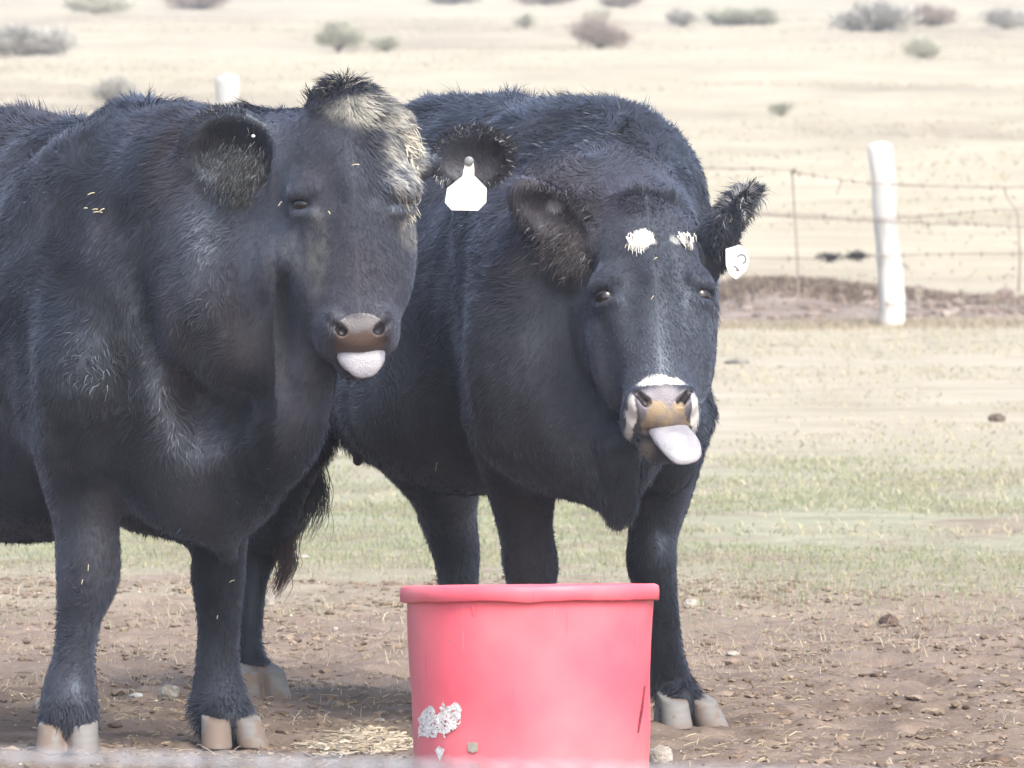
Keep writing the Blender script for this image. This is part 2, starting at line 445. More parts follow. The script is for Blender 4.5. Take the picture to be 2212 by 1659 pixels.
blades('green_grass', 'short grey green grass behind the cows', 'grass', x, y, rng.uniform(0.008, 0.028, n), rng.uniform(0.002, 0.005, n), pal(n, GRN, .08), 1.4)
x, y = scatter(7000, 0.3, 9.5, 0.50, 1.6, 5, power=0.75); n = len(x)
blades('dry_grass', 'sparse dry grass stubble at the edge of the mud', 'grass', x, y, rng.uniform(0.010, 0.050, n) * rng.uniform(.4, 1, n), rng.uniform(0.0015, 0.0035, n), pal(n, DRY + [(0.5, 0.44, 0.32)]), 2.2)
x, y = scatter(20000, 9, 34, 0.50, 0.6, 15); n = len(x)
blades('straw_grass', 'short pale straw grass between the cows and the fence', 'grass', x, y, rng.uniform(0.006, 0.028, n), rng.uniform(0.004, 0.011, n), pal(n, [(0.50, 0.455, 0.33), (0.46, 0.42, 0.30), (0.44, 0.42, 0.28)], .06), 2.2)
x, y = scatter(26000, 36, 190, 0.50, 0.25, 25, 1.0, 0.8); n = len(x)
blades('hillside_grass', 'pale dry grass tufts covering the far hillside', 'grass', x, y, rng.uniform(0.008, 0.040, n), rng.uniform(0.01, 0.04, n), pal(n, [(0.44, 0.39, 0.28), (0.41, 0.36, 0.25), (0.38, 0.34, 0.24), (0.47, 0.42, 0.31)], .06), 1.6)
# grassy fringe along the lip in front of the earth bank
n = 6000; x = rng.uniform(1.0, 3.6, n); y = 33.2 + rng.normal(0, 0.35, n)
blades('fringe_grass', 'pale straw grass fringe at the foot of the fence post', 'grass', x, y, rng.uniform(0.015, 0.05, n), rng.uniform(0.004, 0.010, n), pal(n, DRY), 1.2)

ICO = None
def ico(sub=2):
    global ICO
    import bmesh
    bm = bmesh.new(); bmesh.ops.create_icosphere(bm, subdivisions=sub, radius=1)
    V = np.array([v.co[:] for v in bm.verts]); F = np.array([[v.index for v in f.verts] for f in bm.faces]); bm.free()
    return V, F
def lumps(name, label, cat, x, y, r, cols, mat, flat=0.6, sub=1, sink=0.3):
    V0, F0 = ico(sub); n = len(x); nv = len(V0)
    z = ground_z(x, y)
    sc = np.stack([rng.uniform(0.8, 1.5, n), rng.uniform(0.7, 1.3, n), rng.uniform(0.5, 1.0, n) * flat], 1) * r[:, None]
    a = rng.uniform(0, 6.28, n); ca, sa = np.cos(a), np.sin(a)
    V = V0[None] * sc[:, None] * (1 + rng.uniform(-0.25, 0.25, (n, nv, 1)))
    Vx = V[..., 0] * ca[:, None] - V[..., 1] * sa[:, None]; Vy = V[..., 0] * sa[:, None] + V[..., 1] * ca[:, None]
    V = np.stack([Vx + x[:, None], Vy + y[:, None], V[..., 2] + z[:, None] + (sc[:, 2] * (1 - 2 * sink))[:, None]], -1)
    F = (F0[None] + (np.arange(n) * nv)[:, None, None]).reshape(-1, 3)
    o = mesh_np(name, V.reshape(-1, 3), F, np.full(len(F), 3), mat, smooth=False, col=np.repeat(cols, nv, 0))
    return tag(o, label, cat, kind='stuff')
M_CLOD = attr_mat('dry_mud_clods', rough=0.95, spec=0.1)
x, y = scatter(10000, -1.6, 6.5, 0.46, 3, 51); n = len(x)
lumps('mud_clods', 'crumbled brown mud clods trampled round the cows and tub', 'mud', x, y, rng.gamma(2.0, 0.0023, n) + 0.002,
      pal(n, [(0.18, 0.138, 0.10), (0.24, 0.19, 0.145), (0.14, 0.105, 0.078), (0.21, 0.165, 0.125)]), M_CLOD)
x, y = scatter(1100, -1.6, 6.5, 0.42, 2.2, 61); n = len(x)
lumps('pale_gravel', 'tiny pale pebbles strewn over the trampled mud', 'gravel', x, y, rng.uniform(0.0015, 0.005, n),
      pal(n, [(0.5, 0.46, 0.38), (0.42, 0.39, 0.33), (0.55, 0.53, 0.42)]), M_CLOD)
n = 900; x = rng.uniform(.8, 4.0, n); y = rng.uniform(33.4, 40, n)
lumps('bank_clods', 'brown earth clods along the cut bank behind the fence', 'earth', x, y, rng.gamma(2.0, .011, n) + .008, pal(n, [(.19, .15, .125), (.28, .24, .20), (.22, .18, .15)]), M_CLOD)
n = 5200; x = 1.15 + rng.gamma(2.0, .42, n); y = 36.6 + .5 * (x - 1.2) + rng.normal(0, .5, n)
blades('bank_weeds', 'low reddish brown dead weeds along the top of the earth bank', 'weeds', x, y, rng.uniform(.02, .08, n), rng.uniform(.008, .018, n), pal(n, [(.19, .145, .11), (.25, .195, .15), (.31, .26, .20)]), 1.2)
def straws(name, label, x, y, ln, wd, cols, up=0.25):
    n = len(x); z = ground_z(x, y) + rng.uniform(0.002, 0.010, n)
    a = rng.uniform(0, np.pi, n); e = rng.normal(0, up, n)
    d = np.stack([np.cos(a) * np.cos(e), np.sin(a) * np.cos(e), np.abs(np.sin(e))], 1) * ln[:, None]
    P = np.stack([x, y, z], 1); b = P + d * 0.5 + np.stack([e * 0, e * 0, ln * rng.uniform(0, 0.12, n)], 1); c = P + d
    s = np.stack([-np.sin(a), np.cos(a), a * 0], 1) * (wd / 2)[:, None]; u = np.array([0, 0, 1]) * (wd / 2)[:, None]
    V = np.stack([P - s, P + s, b + s, b - s, c + s * .6, c - s * .6, P + u, P - u, b - u, b + u, c - u * .6, c + u * .6], 1).reshape(-1, 3)
    k = np.arange(n) * 12
    q = np.concatenate([np.stack([k + o, k + o + 1, k + o + 2, k + o + 3], 1) for o in (0, 6)] + [np.stack([k + o + 3, k + o + 2, k + o + 4, k + o + 5], 1) for o in (0, 6)])
    o = mesh_np(name, V, q, np.full(len(q), 4), M_CLOD, smooth=False, col=np.repeat(cols, 12, 0))
    return tag(o, label, 'straw', kind='stuff')
x, y = scatter(4600, -1.6, 8.5, 0.47, 1.8, 71); n = len(x)
straws('loose_straw', 'loose broken straw stalks littering the mud', x, y, rng.uniform(0.006, 0.045, n) * rng.uniform(.4, 1, n), rng.uniform(0.0012, 0.0035, n), pal(n, [(.36, .31, .23), (.30, .25, .18), (.40, .36, .27), (.24, .19, .14)]))

# ------------------------------------------------------------------ single stones and dung
def stone(u, v, w_, h_, cols, label, name='stone', cat='stone', rough=0.9, seed=0, group=None):
    """w_ h_ metres"""
    d = CAM_H / ((v - 160) / 20000.0); y = d - 20
    p = at(u, v, y); x0, y0 = p[0], y; z0 = gz(x0, y0)
    V, F = ico(4)
    nz = fbm(V + seed * 3.1, 2.2, seed, 4) - 0.5
    V = V * (1 + 0.55 * nz)[:, None] * np.array([w_ / 2, w_ / 2.6, h_ * 0.62])
    V = V + np.array([0, 0, h_ * 0.36])
    m = noise_col(name + '_surface', cols[0], cols[1], 40, rough=rough, bump=0.6, bscale=120)
    o = poly(name, V, F, m, smooth=True)
    o.location = (x0, y0, z0)
    tag(o, label, cat, group)
    return o
PALE = ((0.22, 0.20, 0.17), (0.40, 0.38, 0.34))
stone(367, 1503, 0.050, 0.034, PALE, 'pale angular stone in the mud between the left cow\'s front legs', seed=1)
stone(296, 1501, 0.034, 0.012, ((0.38, 0.38, 0.38), (0.52, 0.52, 0.50)), 'flat white stone chip left of the angular stone, beside the cow\'s leg', seed=2)
stone(821, 1561, 0.026, 0.016, PALE, 'small rounded pale stone left of the red tub', seed=3)
stone(1427, 1652, 0.052, 0.044, PALE, 'pale lumpy stone touching the right side of the red tub', seed=4)
stone(1493, 1311, 0.042, 0.020, PALE, 'pale stone right of the tub rim behind the cow\'s leg', seed=5)
stone(1583, 1424, 0.034, 0.014, PALE, 'flat pale stone on the bare mud right of the right cow\'s hoof', seed=6)
stone(724, 1367, 0.016, 0.010, PALE, 'tiny pale stone behind and left of the tub rim', seed=7)
stone(652, 1205, 0.055, 0.012, PALE, 'flat pale stone lying in the grass left of the tail tip', seed=8)
stone(582, 1310, 0.030, 0.040, PALE, 'pale stone standing behind the tip of the tail', seed=13)
stone(82, 1538, 0.022, 0.028, PALE, 'pale upright stone just left of the left cow\'s nearest hoof', seed=9)
stone(2153, 912, 0.075, 0.034, ((0.06, 0.045, 0.035), (0.16, 0.13, 0.10)), 'dark dried dung lump on the pale grass at far right', 'dung', 'dung', seed=10)
stone(1592, 786, 0.13, 0.026, ((0.14, 0.14, 0.12), (0.24, 0.23, 0.2)), 'low grey dung pat on the grass beside the right cow\'s cheek', 'dung', 'dung', seed=11)
stone(1920, 1352, 0.050, 0.030, ((0.055, 0.035, 0.03), (0.13, 0.09, 0.07)), 'dark brown dung lump in the stubble at right', 'dung', 'dung', seed=12)
stone(2155, 1660, 0.08, 0.035, ((0.07, 0.05, 0.04), (0.15, 0.11, 0.08)), 'brown dung lump at the bottom right corner', 'dung', 'dung', seed=14)
# flat heap of pale chewed straw left of the tub
d = CAM_H / ((1612 - 160) / 20000.0); yy0 = d - 20; c0 = at(765, 1612, yy0)
n = 2200; th = rng.uniform(0, 6.28, n); rr = rng.uniform(0, 1, n) ** 0.7
x = c0[0] + np.cos(th) * rr * 0.115 + rng.normal(0, 0.012, n); y = yy0 + np.sin(th) * rr * 0.36
hs = straws('straw_heap', 'low matted patch of pale spilled straw left of the red tub', x, y, rng.uniform(0.008, 0.035, n), rng.uniform(0.003, 0.009, n),
       pal(n, [(0.40, 0.35, 0.28), (0.33, 0.28, 0.21), (0.46, 0.41, 0.33)]), 0.08)

# ------------------------------------------------------------------ head (local frame: s sideways, t down the face, f out of the face)
class Head:
    def __init__(s, O, D, S, sc=1.0):
        s.O = np.asarray(O, float); s.D = nrm(D); S = np.asarray(S, float); s.S = nrm(S - (S @ s.D) * s.D); s.Fv = nrm(np.cross(s.D, s.S)); s.sc = sc
        s.A = np.array([s.S, s.D, s.Fv])
    def w(s, a, b, c): return s.O + s.sc * (a * s.S + b * s.D + c * s.Fv)
    def loc(s, P): return ((P - s.O) @ s.A.T) / s.sc
    def build(s, F):
        k = s.sc
        def E(c, r, kk=0.03, op='u'): F.ell(s.w(*c), np.array(r) * k, s.A, kk, op)
        def R(a, b, r1, r2, kk=0.03, op='u', sq=None): F.rc(s.w(*a), s.w(*b), r1 * k, r2 * k, kk, op, sq)
        E((0, .10, -.10), (.112, .13, .10)); E((0, .17, -.062), (.112, .15, .060)); E((0, .02, -.085), (.078, .062, .062), .04)
        R((0, .2, -.065), (0, .44, -.058), .082, .056)
        for m in (-1, 1):
            E((m * .094, .200, -.050), (.044, .052, .044), .025)
            E((m * .082, .30, -.130), (.050, .15, .085), .05); E((m * .084, .20, -.19), (.052, .11, .075), .05); R((m * .075, .30, -.115), (m * .048, .50, -.095), .052, .036, .04)
            R((m * .078, .275, -.040), (m * .052, .41, -.040), .024, .020, .03)
            E((m * .045, .500, -.080), (.040, .050, .046), .025)
            E((m * .052, .484, -.022), (.023, .032, .024), .015)
        R((0, .30, -.17), (0, .52, -.12), .072, .042, .05)
        E((0, .478, -.062), (.076, .062, .058), .03)
        E((0, .492, -.034), (.054, .046, .030), .015)
        E((0, .552, -.108), (.050, .042, .044), .012)
        for m in (-1, 1):
            R((m * .065, .460, .006), (m * .058, .478, .008), .0075, .0100, .004, 's'); R((m * .058, .478, .008), (m * .038, .498, -.003), .0100, .0120, .004, 's')
            F.rc(s.w(m * .126, .220, -.030), s.w(m * .108, .228, -.018), .019 * k, .014 * k, .012, 's')
            R((m * .080, .196, -.004), (m * .128, .204, -.036), .012, .012, .012)
            R((m * .084, .250, -.014), (m * .122, .244, -.040), .009, .009, .012)
        for m in (-1, 1):
            R((m * .098, .300, .010), (m * .088, .400, -.010), .030, .028, .03, 's')
            R((m * .055, .150, .022), (m * .045, .215, .018), .018, .016, .03, 's')
        R((-.07, .548, -.050), (.07, .548, -.050), .007, .007, .008, 's')
        R((-.07, .545, -.085), (.07, .545, -.085), .005, .005, .006, 's')

def ear(F, base, tip, face, width, depth, rad_k=0.02, cup=1.0, sh=.06):
    """cupped ear from base to tip, opening towards face"""
    base = np.asarray(base, float); tip = np.asarray(tip, float); a = tip - base; L = np.linalg.norm(a); a = a / L
    f = np.asarray(face, float); f = nrm(f - (f @ a) * a); w_ = np.cross(a, f)
    c = base + a * L * 0.55
    F.rc(base - a * 0.03, base + a * L * 0.35, 0.040, width * 0.55, 0.03)
    F.ell(c, (L * 0.50, width, depth), (a, w_, f), rad_k)
    F.ell(c + f * depth * (0.75 + .25 * (1 - cup)) + a * L * sh, (L * 0.38 * cup, width * 0.70 * cup, depth * 1.0 * cup), (a, w_, f), 0.02, 's')

def frame(mid, H):
    H = nrm([H[0], H[1], 0]); R = np.array([H[1], -H[0], 0.0])   # R: the animal's right
    def B(l, w_, z): return np.array([mid[0], mid[1], 0]) + l * H + w_ * R + np.array([0, 0, z])
    return B, H, R

def trunk(F, B, H, R, hs=1.0, wd=1.0, bl=1.0):
    AX = (H, R, (0, 0, 1))
    F.ell(B(-.62 * bl, 0, .95 * hs), (.60 * bl, .365 * wd, .40), AX, .08)
    F.ell(B(-.15, 0, .96 * hs), (.40, .30 * wd, .37), AX, .08)
    for m in (-1, 1):
        F.ell(B(-.06, m * .17 * wd, 1.00 * hs), (.20, .12, .33), AX, .06)
        F.ell(B(-.02, m * .17 * wd, .84 * hs), (.12, .10, .17), AX, .06)
        F.ell(B(-1.03 * bl, m * .21 * wd, 1.26 * hs), (.10, .07, .08), AX, .08)
    F.rc(B(-.12, 0, 1.235 * hs), B(-.85 * bl, 0, 1.245 * hs), .135, .15, .10)
    F.ell(B(-1.18 * bl, 0, 1.09 * hs), (.30, .27 * wd, .27), AX, .10)
    F.ell(B(-.72 * bl, 0, .80 * hs), (.44, .29 * wd, .22), AX, .10)

# ================================================================== RIGHT COW (field)
Hr = nrm([math.cos(math.radians(63)), -math.sin(math.radians(63)), 0])
Br, Hr, Rr = frame((0.18, 0.48), Hr)
FR = Field()
trunk(FR, Br, Hr, Rr, 1.0, 1.0, 0.95)
FR.ell(at(690, 1000, 1.15), (.075, .55, .10), None, .05, 's')
RF_, LF_, RH_, LH_ = (0.035, 0.41), (0.330, 0.60), (-0.585, 1.50), (-0.155, 1.66)
def P3(q, z, dx=0, dy=0): return np.array([q[0] + dx, q[1] + dy, z])
# front legs
FR.chain([(at(1120, 900, .42), .115), (at(1128, 1060, .42), .074), (at(1136, 1150, .42), .058), (at(1146, 1225, .41), .060), (at(1148, 1290, .42), .044), (at(1148, 1440, .42), .040), (at(1148, 1520, .43), .052), (at(1150, 1585, .40), .050)], .03)
FR.chain([(at(1440, 900, .58), .105), (at(1424, 1060, .60), .072), (at(1412, 1150, .60), .054), (at(1408, 1215, .58), .054), (at(1420, 1290, .60), .044), (at(1436, 1400, .60), .040), (at(1452, 1480, .62), .047), (at(1470, 1520, .58), .050)], .03)
# hind legs
FR.chain([(at(585, 900, 1.45), .16), (at(592, 1050, 1.45), .080), (at(585, 1130, 1.52), .062), (at(560, 1180, 1.56), .052), (at(545, 1260, 1.54), .034), (at(535, 1380, 1.52), .034), (at(545, 1450, 1.50), .042), (at(552, 1485, 1.46), .044)], .03)
FR.chain([(at(900, 880, 1.50), .16), (at(955, 1040, 1.55), .088), (at(968, 1120, 1.62), .066), (at(984, 1190, 1.66), .055), (at(990, 1270, 1.66), .045), (at(990, 1380, 1.64), .038), (at(990, 1440, 1.62), .044), (at(990, 1480, 1.58), .045)], .03)
# belly line, flank, udder and teats
FR.ell(at(1010, 865, .80), (.27, .30, .21), (Rr, Hr, (0, 0, 1)), .08)
FR.ell(at(835, 925, 1.38), (.09, .13, .075), (Rr, Hr, (0, 0, 1)), .05)
# brisket and dewlap
FR.ell(at(1310, 900, .12), (.13, .12, .20), None, .06)
FR.chain([(at(1290, 960, .10), .085), (at(1318, 1050, .05), .045), (at(1336, 1112, .04), .026)], .04)
FR.chain([(at(1340, 960, -.02), .05), (at(1352, 1060, 0.0), .026), (at(1352, 1095, .02), .018)], .03)
FR.ell(at(1240, 945, .26), (.15, .14, .12), None, .09)
FR.ell(at(1440, 930, .45), (.09, .12, .14), None, .05)
# neck
FR.rc(Br(.02, 0, 1.16), at(1375, 520, .12), .22, .135, .08)
FR.rc(Br(.05, 0, .98), at(1370, 700, .10), .22, .13, .08)
FR.ell(at(1195, 690, .24), (.17, .20, .33), None, .13)
FR.chain([(at(1130, 330, .45), .09), (at(1070, 520, .30), .10), (at(1075, 760, .20), .10), (at(1110, 900, .22), .10)], .07)
FR.ell(at(945, 640, .22), (.06, .12, .26), None, .09, 's')
FR.ell(at(1200, 800, -.08), (.07, .10, .18), None, .08, 's')
hR = Head(at(1400, 424, -.03), (0.070, -.52, -1), (1, .14, .06), 0.985)
hR.build(FR)
FR.rc(at(1258, 640, -.17), at(1318, 880, -.15), .034, .030, .04, 's')
ear(FR, at(1305, 548, .02), at(1118, 412, .02), (.05, -1, -.15), .060, .032, cup=1.0)
FR.ell(at(1222, 590, .03), (.040, .02, .030), None, .03)
ear(FR, at(1525, 560, .06), at(1622, 405, .02), (.95, -.25, .3), .066, .040, cup=.7)
# hoof pads are separate; tail
TAIL = [(at(560, 330, 1.95), .05), (at(600, 620, 1.98), .03), (at(652, 850, 1.80), .020), (at(668, 960, 1.62), .016), (at(662, 1020, 1.55), .012)]
FR.chain(TAIL, .02)

# ================================================================== LEFT COW (field)
Hl = nrm([math.cos(math.radians(58)), -math.sin(math.radians(58)), 0])
Bl, Hl, Rl = frame((-0.79, -0.07), Hl)
FL = Field()
trunk(FL, Bl, Hl, Rl, 0.968, 0.96, 1.0)
FL.chain([(at(165, 860, -.15), .125), (at(180, 1030, -.17), .090), (at(186, 1130, -.17), .070), (at(190, 1240, -.17), .068), (at(172, 1330, -.16), .048), (at(160, 1420, -.15), .044), (at(150, 1500, -.15), .058), (at(148, 1560, -.19), .060)], .03)
FL.chain([(at(455, 900, -.02), .115), (at(470, 1080, -.0), .080), (at(474, 1170, 0), .060), (at(472, 1250, -.01), .058), (at(474, 1340, .02), .047), (at(470, 1430, .03), .046), (at(474, 1500, .03), .058), (at(484, 1560, -.02), .060)], .03)
FL.chain([(Bl(-1.2, .18, .95), .18), (Bl(-1.18, .18, .66), .09), (Bl(-1.38, .18, .48), .05), (Bl(-1.33, .18, .14), .045), (Bl(-1.28, .18, .06), .05)], .04)
FL.chain([(Bl(-1.2, -.18, .95), .18), (Bl(-1.18, -.18, .66), .09), (Bl(-1.38, -.18, .48), .05), (Bl(-1.33, -.18, .14), .045), (Bl(-1.28, -.18, .06), .05)], .04)
# belly, brisket and dewlap
FL.ell(at(40, 960, .42), (.30, .40, .215), (Rl, Hl, (0, 0, 1)), .08)
FL.ell(at(440, 800, -.22), (.25, .19, .36), None, .08)
FL.ell(at(430, 1000, -.16), (.16, .15, .145), None, .06)
FL.chain([(at(410, 1050, -.22), .085), (at(470, 1130, -.22), .050), (at(492, 1192, -.20), .022)], .03)
FL.chain([(at(640, 800, -.42), .085), (at(610, 940, -.36), .085), (at(560, 1040, -.28), .060), (at(515, 1130, -.16), .030)], .04)
FL.rc(at(300, 1090, .05), at(400, 1120, -.02), .06, .05, .05)
# neck
FL.rc(Bl(.0, 0, 1.16), at(700, 370, -.42), .215, .135, .08)
FL.rc(Bl(.10, 0, .98), at(650, 590, -.40), .24, .15, .08)
FL.ell(at(350, 420, -.12), (.16, .2, .17), None, .07)
hL = Head(at(756, 203, -.56), (0.045, -.10, -1), (1, .10, .02), 1.0)
hL.build(FL)
FL.ell(hL.w(.030, .052, -.085), (.112, .052, .058), hL.A, .03)
FL.rc(at(288, 960, -.44), at(276, 1110, -.36), .055, .050, .05, 's')
FL.ell(at(612, 720, -.52), (.030, .07, .13), None, .05, 's')
ear(FL, at(622, 345, -.46), at(392, 318, -.40), (.12, -1, -.22), .108, .044, cup=.95, sh=-.10)
ear(FL, at(908, 350, -.44), at(1108, 330, -.40), (-.12, -1, -.30), .074, .040, cup=.92)
# long vertical neck folds
FL.chain([(at(290, 320, -.06), .09), (at(200, 560, -.20), .085), (at(165, 800, -.30), .09), (at(185, 930, -.26), .08)], .07)
FL.ell(at(430, 850, -.50), (.10, .17, .17), None, .06, 's')
FL.ell(at(318, 560, -.46), (.05, .10, .26), None, .08, 's')
FL.chain([(at(380, 420, -.30), .10), (at(430, 620, -.38), .08), (at(500, 760, -.42), .07)], .08)

def muscle(seed, hd):
    def f(P, d):
        n1 = fbm(P * np.array([1, 1, .5]), 4.6, seed, 3) - 0.5
        n2 = fbm(P * np.array([1, 1, .40]), 15, seed + 5, 2) - 0.5
        w_ = smooth(0.45, 0.75, P[:, 2]) * (1 - .75 * (np.abs(hd.loc(P)[:, 0]) < .17) * smooth(-.05, .05, hd.loc(P)[:, 1]) * smooth(-.30, -.2, hd.loc(P)[:, 2]))
        return -(n1 * 0.050 * w_ + n2 * 0.012 * w_)
    return f

# ------------------------------------------------------------------ coat
def ellmask(L, c, r, soft=0.25, noise=None):
    q = (L - np.array(c)) / np.array(r); k = np.sqrt((q * q).sum(1))
    if noise is not None: k = k + noise
    return 1 - smooth(1 - soft, 1 + soft, k)
def coat_col(P, head, which):
    n = len(P); nz = fbm(P, 6, 90, 3); nf = fbm(P, 45, 95, 3) - 0.5; nb = fbm(P, 110, 99, 2) - .5
    c = np.outer(0.72 + 0.56 * nz, np.array([0.0255, 0.0275, 0.0350]))
    br = smooth(0.5, 0.75, fbm(P, 2.3, 93, 3))[:, None]
    c = c * (1 - br) + br * np.array([0.030, 0.0255, 0.0285])
    L = head.loc(P); s, t, f = L[:, 0], L[:, 1], L[:, 2]
    onf = (np.abs(s) < .17) * smooth(-.05, .03, t) * smooth(-.25, -.15, f)
    dusty = smooth(.40, .60, fbm(P * np.array([1, 1, .5]) + (3.7 if which == 'L' else 9.1), 3.6, 271, 3))
    c = c * (.30 + 1.0 * np.maximum(dusty, onf * (1.25 if which == 'L' else .8)))[:, None]
    def mix(m, col):
        nonlocal c
        m = np.clip(m, 0, 1)[:, None]; c = c * (1 - m) + m * np.asarray(col)
    front = smooth(-.075, -.05, f)
    def nos(lim):       # dark wet skin inside the nostrils
        sa = np.abs(s); u_ = np.clip((t - .462) / .035, 0, 1); dd = np.hypot(sa - (.064 - .026 * u_ ** 1.4), t - (.462 + .035 * u_))
        mix((dd < .0075 + .0045 * u_) * (f < .004) * (f > -.06), (.012, .008, .010))
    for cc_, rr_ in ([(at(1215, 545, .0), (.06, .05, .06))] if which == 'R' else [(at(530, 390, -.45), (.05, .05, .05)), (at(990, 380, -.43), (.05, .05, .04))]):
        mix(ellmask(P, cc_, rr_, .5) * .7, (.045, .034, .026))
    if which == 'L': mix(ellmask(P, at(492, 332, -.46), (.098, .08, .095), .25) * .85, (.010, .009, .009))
    if which == 'R':
        mix(ellmask(P, at(1198, 445, .0), (.018, .05, .016), .4) * .8, (.35, .36, .38))  # lit right edge of the ear tip, put into the coat colour
        mix(ellmask(P, at(1603, 445, .0), (.010, .06, .026), .4, nf * 2) * .9, (.42, .43, .44))
        # white spots on the forehead
        mix(ellmask(L[:, :2], (-.020, .105), (.026, .019), .2, nf * 1.6) * front, (.60, .58, .52))
        mix(ellmask(L[:, :2], (.080, .098), (.015, .014), .2, nf * 2) * front, (.55, .52, .42))
        mix(ellmask(L[:, :2], (.055, .105), (.014, .010), .2, nf * 2) * front * .6, (.45, .45, .42))
        # nose leather
        mix(ellmask(L, (0, .500, -.03), (.066, .042, .06), .12), (.13, .125, .145))
        # white muzzle band over and beside the nostrils
        mix(ellmask(L[:, :2], (0, .447, ), (.054, .0125), .2, nf * 1.2) * smooth(-.05, -.04, f), (.54, .53, .50))
        for m_, cc in ((-1, .074), (1, .074)):
            mix(ellmask(np.stack([s * m_, t], 1), (cc - .004, .508), (.0095, .040), .2, nf * 1.4) * smooth(-.12, -.10, f), (.54, .53, .50))
        nos(.02)
        # dried mud on the nose
        mix((.75 + nf * 1.6 + nb * .8) * smooth(.494, .502, t + nf * .06 + nb * .02 - .12 * np.maximum(.03 - np.abs(s - .006), 0)) * (1 - smooth(.040 + .25 * np.maximum(t - .515, 0), .046 + .25 * np.maximum(t - .515, 0), np.abs(s - .006) + nf * .05)) * (t < .548) * smooth(-.060, -.050, f), (.27, .205, .125))
        # sandy chin
        mix(ellmask(L, (-.035, .572, -.09), (.030, .020, .04), .4, nf) * .8, (.16, .125, .09))
    else:
        # nose leather
        mix(ellmask(L, (0, .500, -.035), (.058, .036, .06), .12), (.075, .062, .060))
        mix(smooth(.500, .508, t) * (1 - smooth(.046, .054, np.abs(s))) * (t < .56) * smooth(-.07, -.05, f), (.085, .060, .048))
        mix(ellmask(L[:, :2], (0, .482), (.040, .016), .5, nf) * smooth(-.05, -.03, f), (.135, .13, .135))
        nos(.02)
        # pale dusty mud: poll, side of the forehead, beside the eyes and cheek
        dust = np.clip(.5 + nf * 2.2, 0.1, 1)
        mix(ellmask(L[:, :2], (.108, .125), (.046, .100), .3, nf) * dust * smooth(-.14, -.08, f), (.52, .51, .45))
        mix(ellmask(L[:, :2], (.050, .032), (.088, .036), .35, nf) * dust, (.44, .43, .37))
        mix(ellmask(L[:, :2], (.125, .285), (.030, .040), .35, nf) * dust, (.26, .25, .21))
        mix(ellmask(L[:, :2], (-.080, .325), (.022, .085), .35, nf) * dust * .45 * smooth(-.10, -.06, f), (.22, .22, .19))
        mix(ellmask(L[:, :2], (-.130, .33), (.020, .080), .35, nf) * dust * .4 * smooth(-.10, -.07, f), (.16, .17, .16))
    return np.clip(c, 0.004, 0.9)

def strands(name, P, Nn, D, Ln, W, C, parent, lift=0.25, seg_curl=0.15, mat=None, nblend=0.28):
    n = len(P)
    rj = rng.normal(0, 1, (n, 3))
    side = np.cross(D, Nn) ; side /= np.linalg.norm(side, axis=1)[:, None] + 1e-9
    side = side + rj * 0.35; side -= (side * D).sum(1)[:, None] * D; side /= np.linalg.norm(side, axis=1)[:, None] + 1e-9
    lift = np.broadcast_to(lift, n)
    sd_ = side * (W / 2)[:, None]
    p0 = P - Nn * 0.002
    p1 = P + D * (Ln * 0.5)[:, None] + Nn * (Ln * 0.5 * lift)[:, None] + rj * (Ln * 0.03)[:, None]
    p2 = P + D * Ln[:, None] + Nn * (Ln * lift * (1 - seg_curl * 2))[:, None] + rj[:, ::-1] * (Ln * seg_curl)[:, None]
    V = np.stack([p0 - sd_, p0 + sd_, p1 + sd_ * .75, p1 - sd_ * .75, p2], 1).reshape(-1, 3)
    b = np.arange(n) * 5
    loops = np.stack([b, b + 1, b + 2, b + 3, b + 3, b + 2, b + 4], 1).ravel(); counts = np.tile([4, 3], n)
    sn = np.cross(side, D); sn *= np.sign((sn * Nn).sum(1))[:, None]
    vn = Nn * nblend + sn * (1 - nblend); vn /= np.linalg.norm(vn, axis=1)[:, None]
    Cc = np.repeat(C, 5, 0).reshape(n, 5, 3)
    return mesh_np(name, V, loops, counts, mat or M_HAIR, parent, smooth=True, col=Cc.reshape(-1, 3), vnorm=np.repeat(vn, 5, 0))

def sample(V, Q, Nv, area, n, weight=None):
    wgt = area if weight is None else area * weight
    fi = rng.choice(len(Q), n, p=wgt / wgt.sum())
    a, b = rng.uniform(0, 1, (2, n))
    q = Q[fi]
    w0, w1, w2, w3 = (1 - a) * (1 - b), a * (1 - b), a * b, (1 - a) * b
    mixv = lambda A: w0[:, None] * A[q[:, 0]] + w1[:, None] * A[q[:, 1]] + w2[:, None] * A[q[:, 2]] + w3[:, None] * A[q[:, 3]]
    Nn = mixv(Nv); return mixv(V), Nn / np.linalg.norm(Nn, axis=1)[:, None]

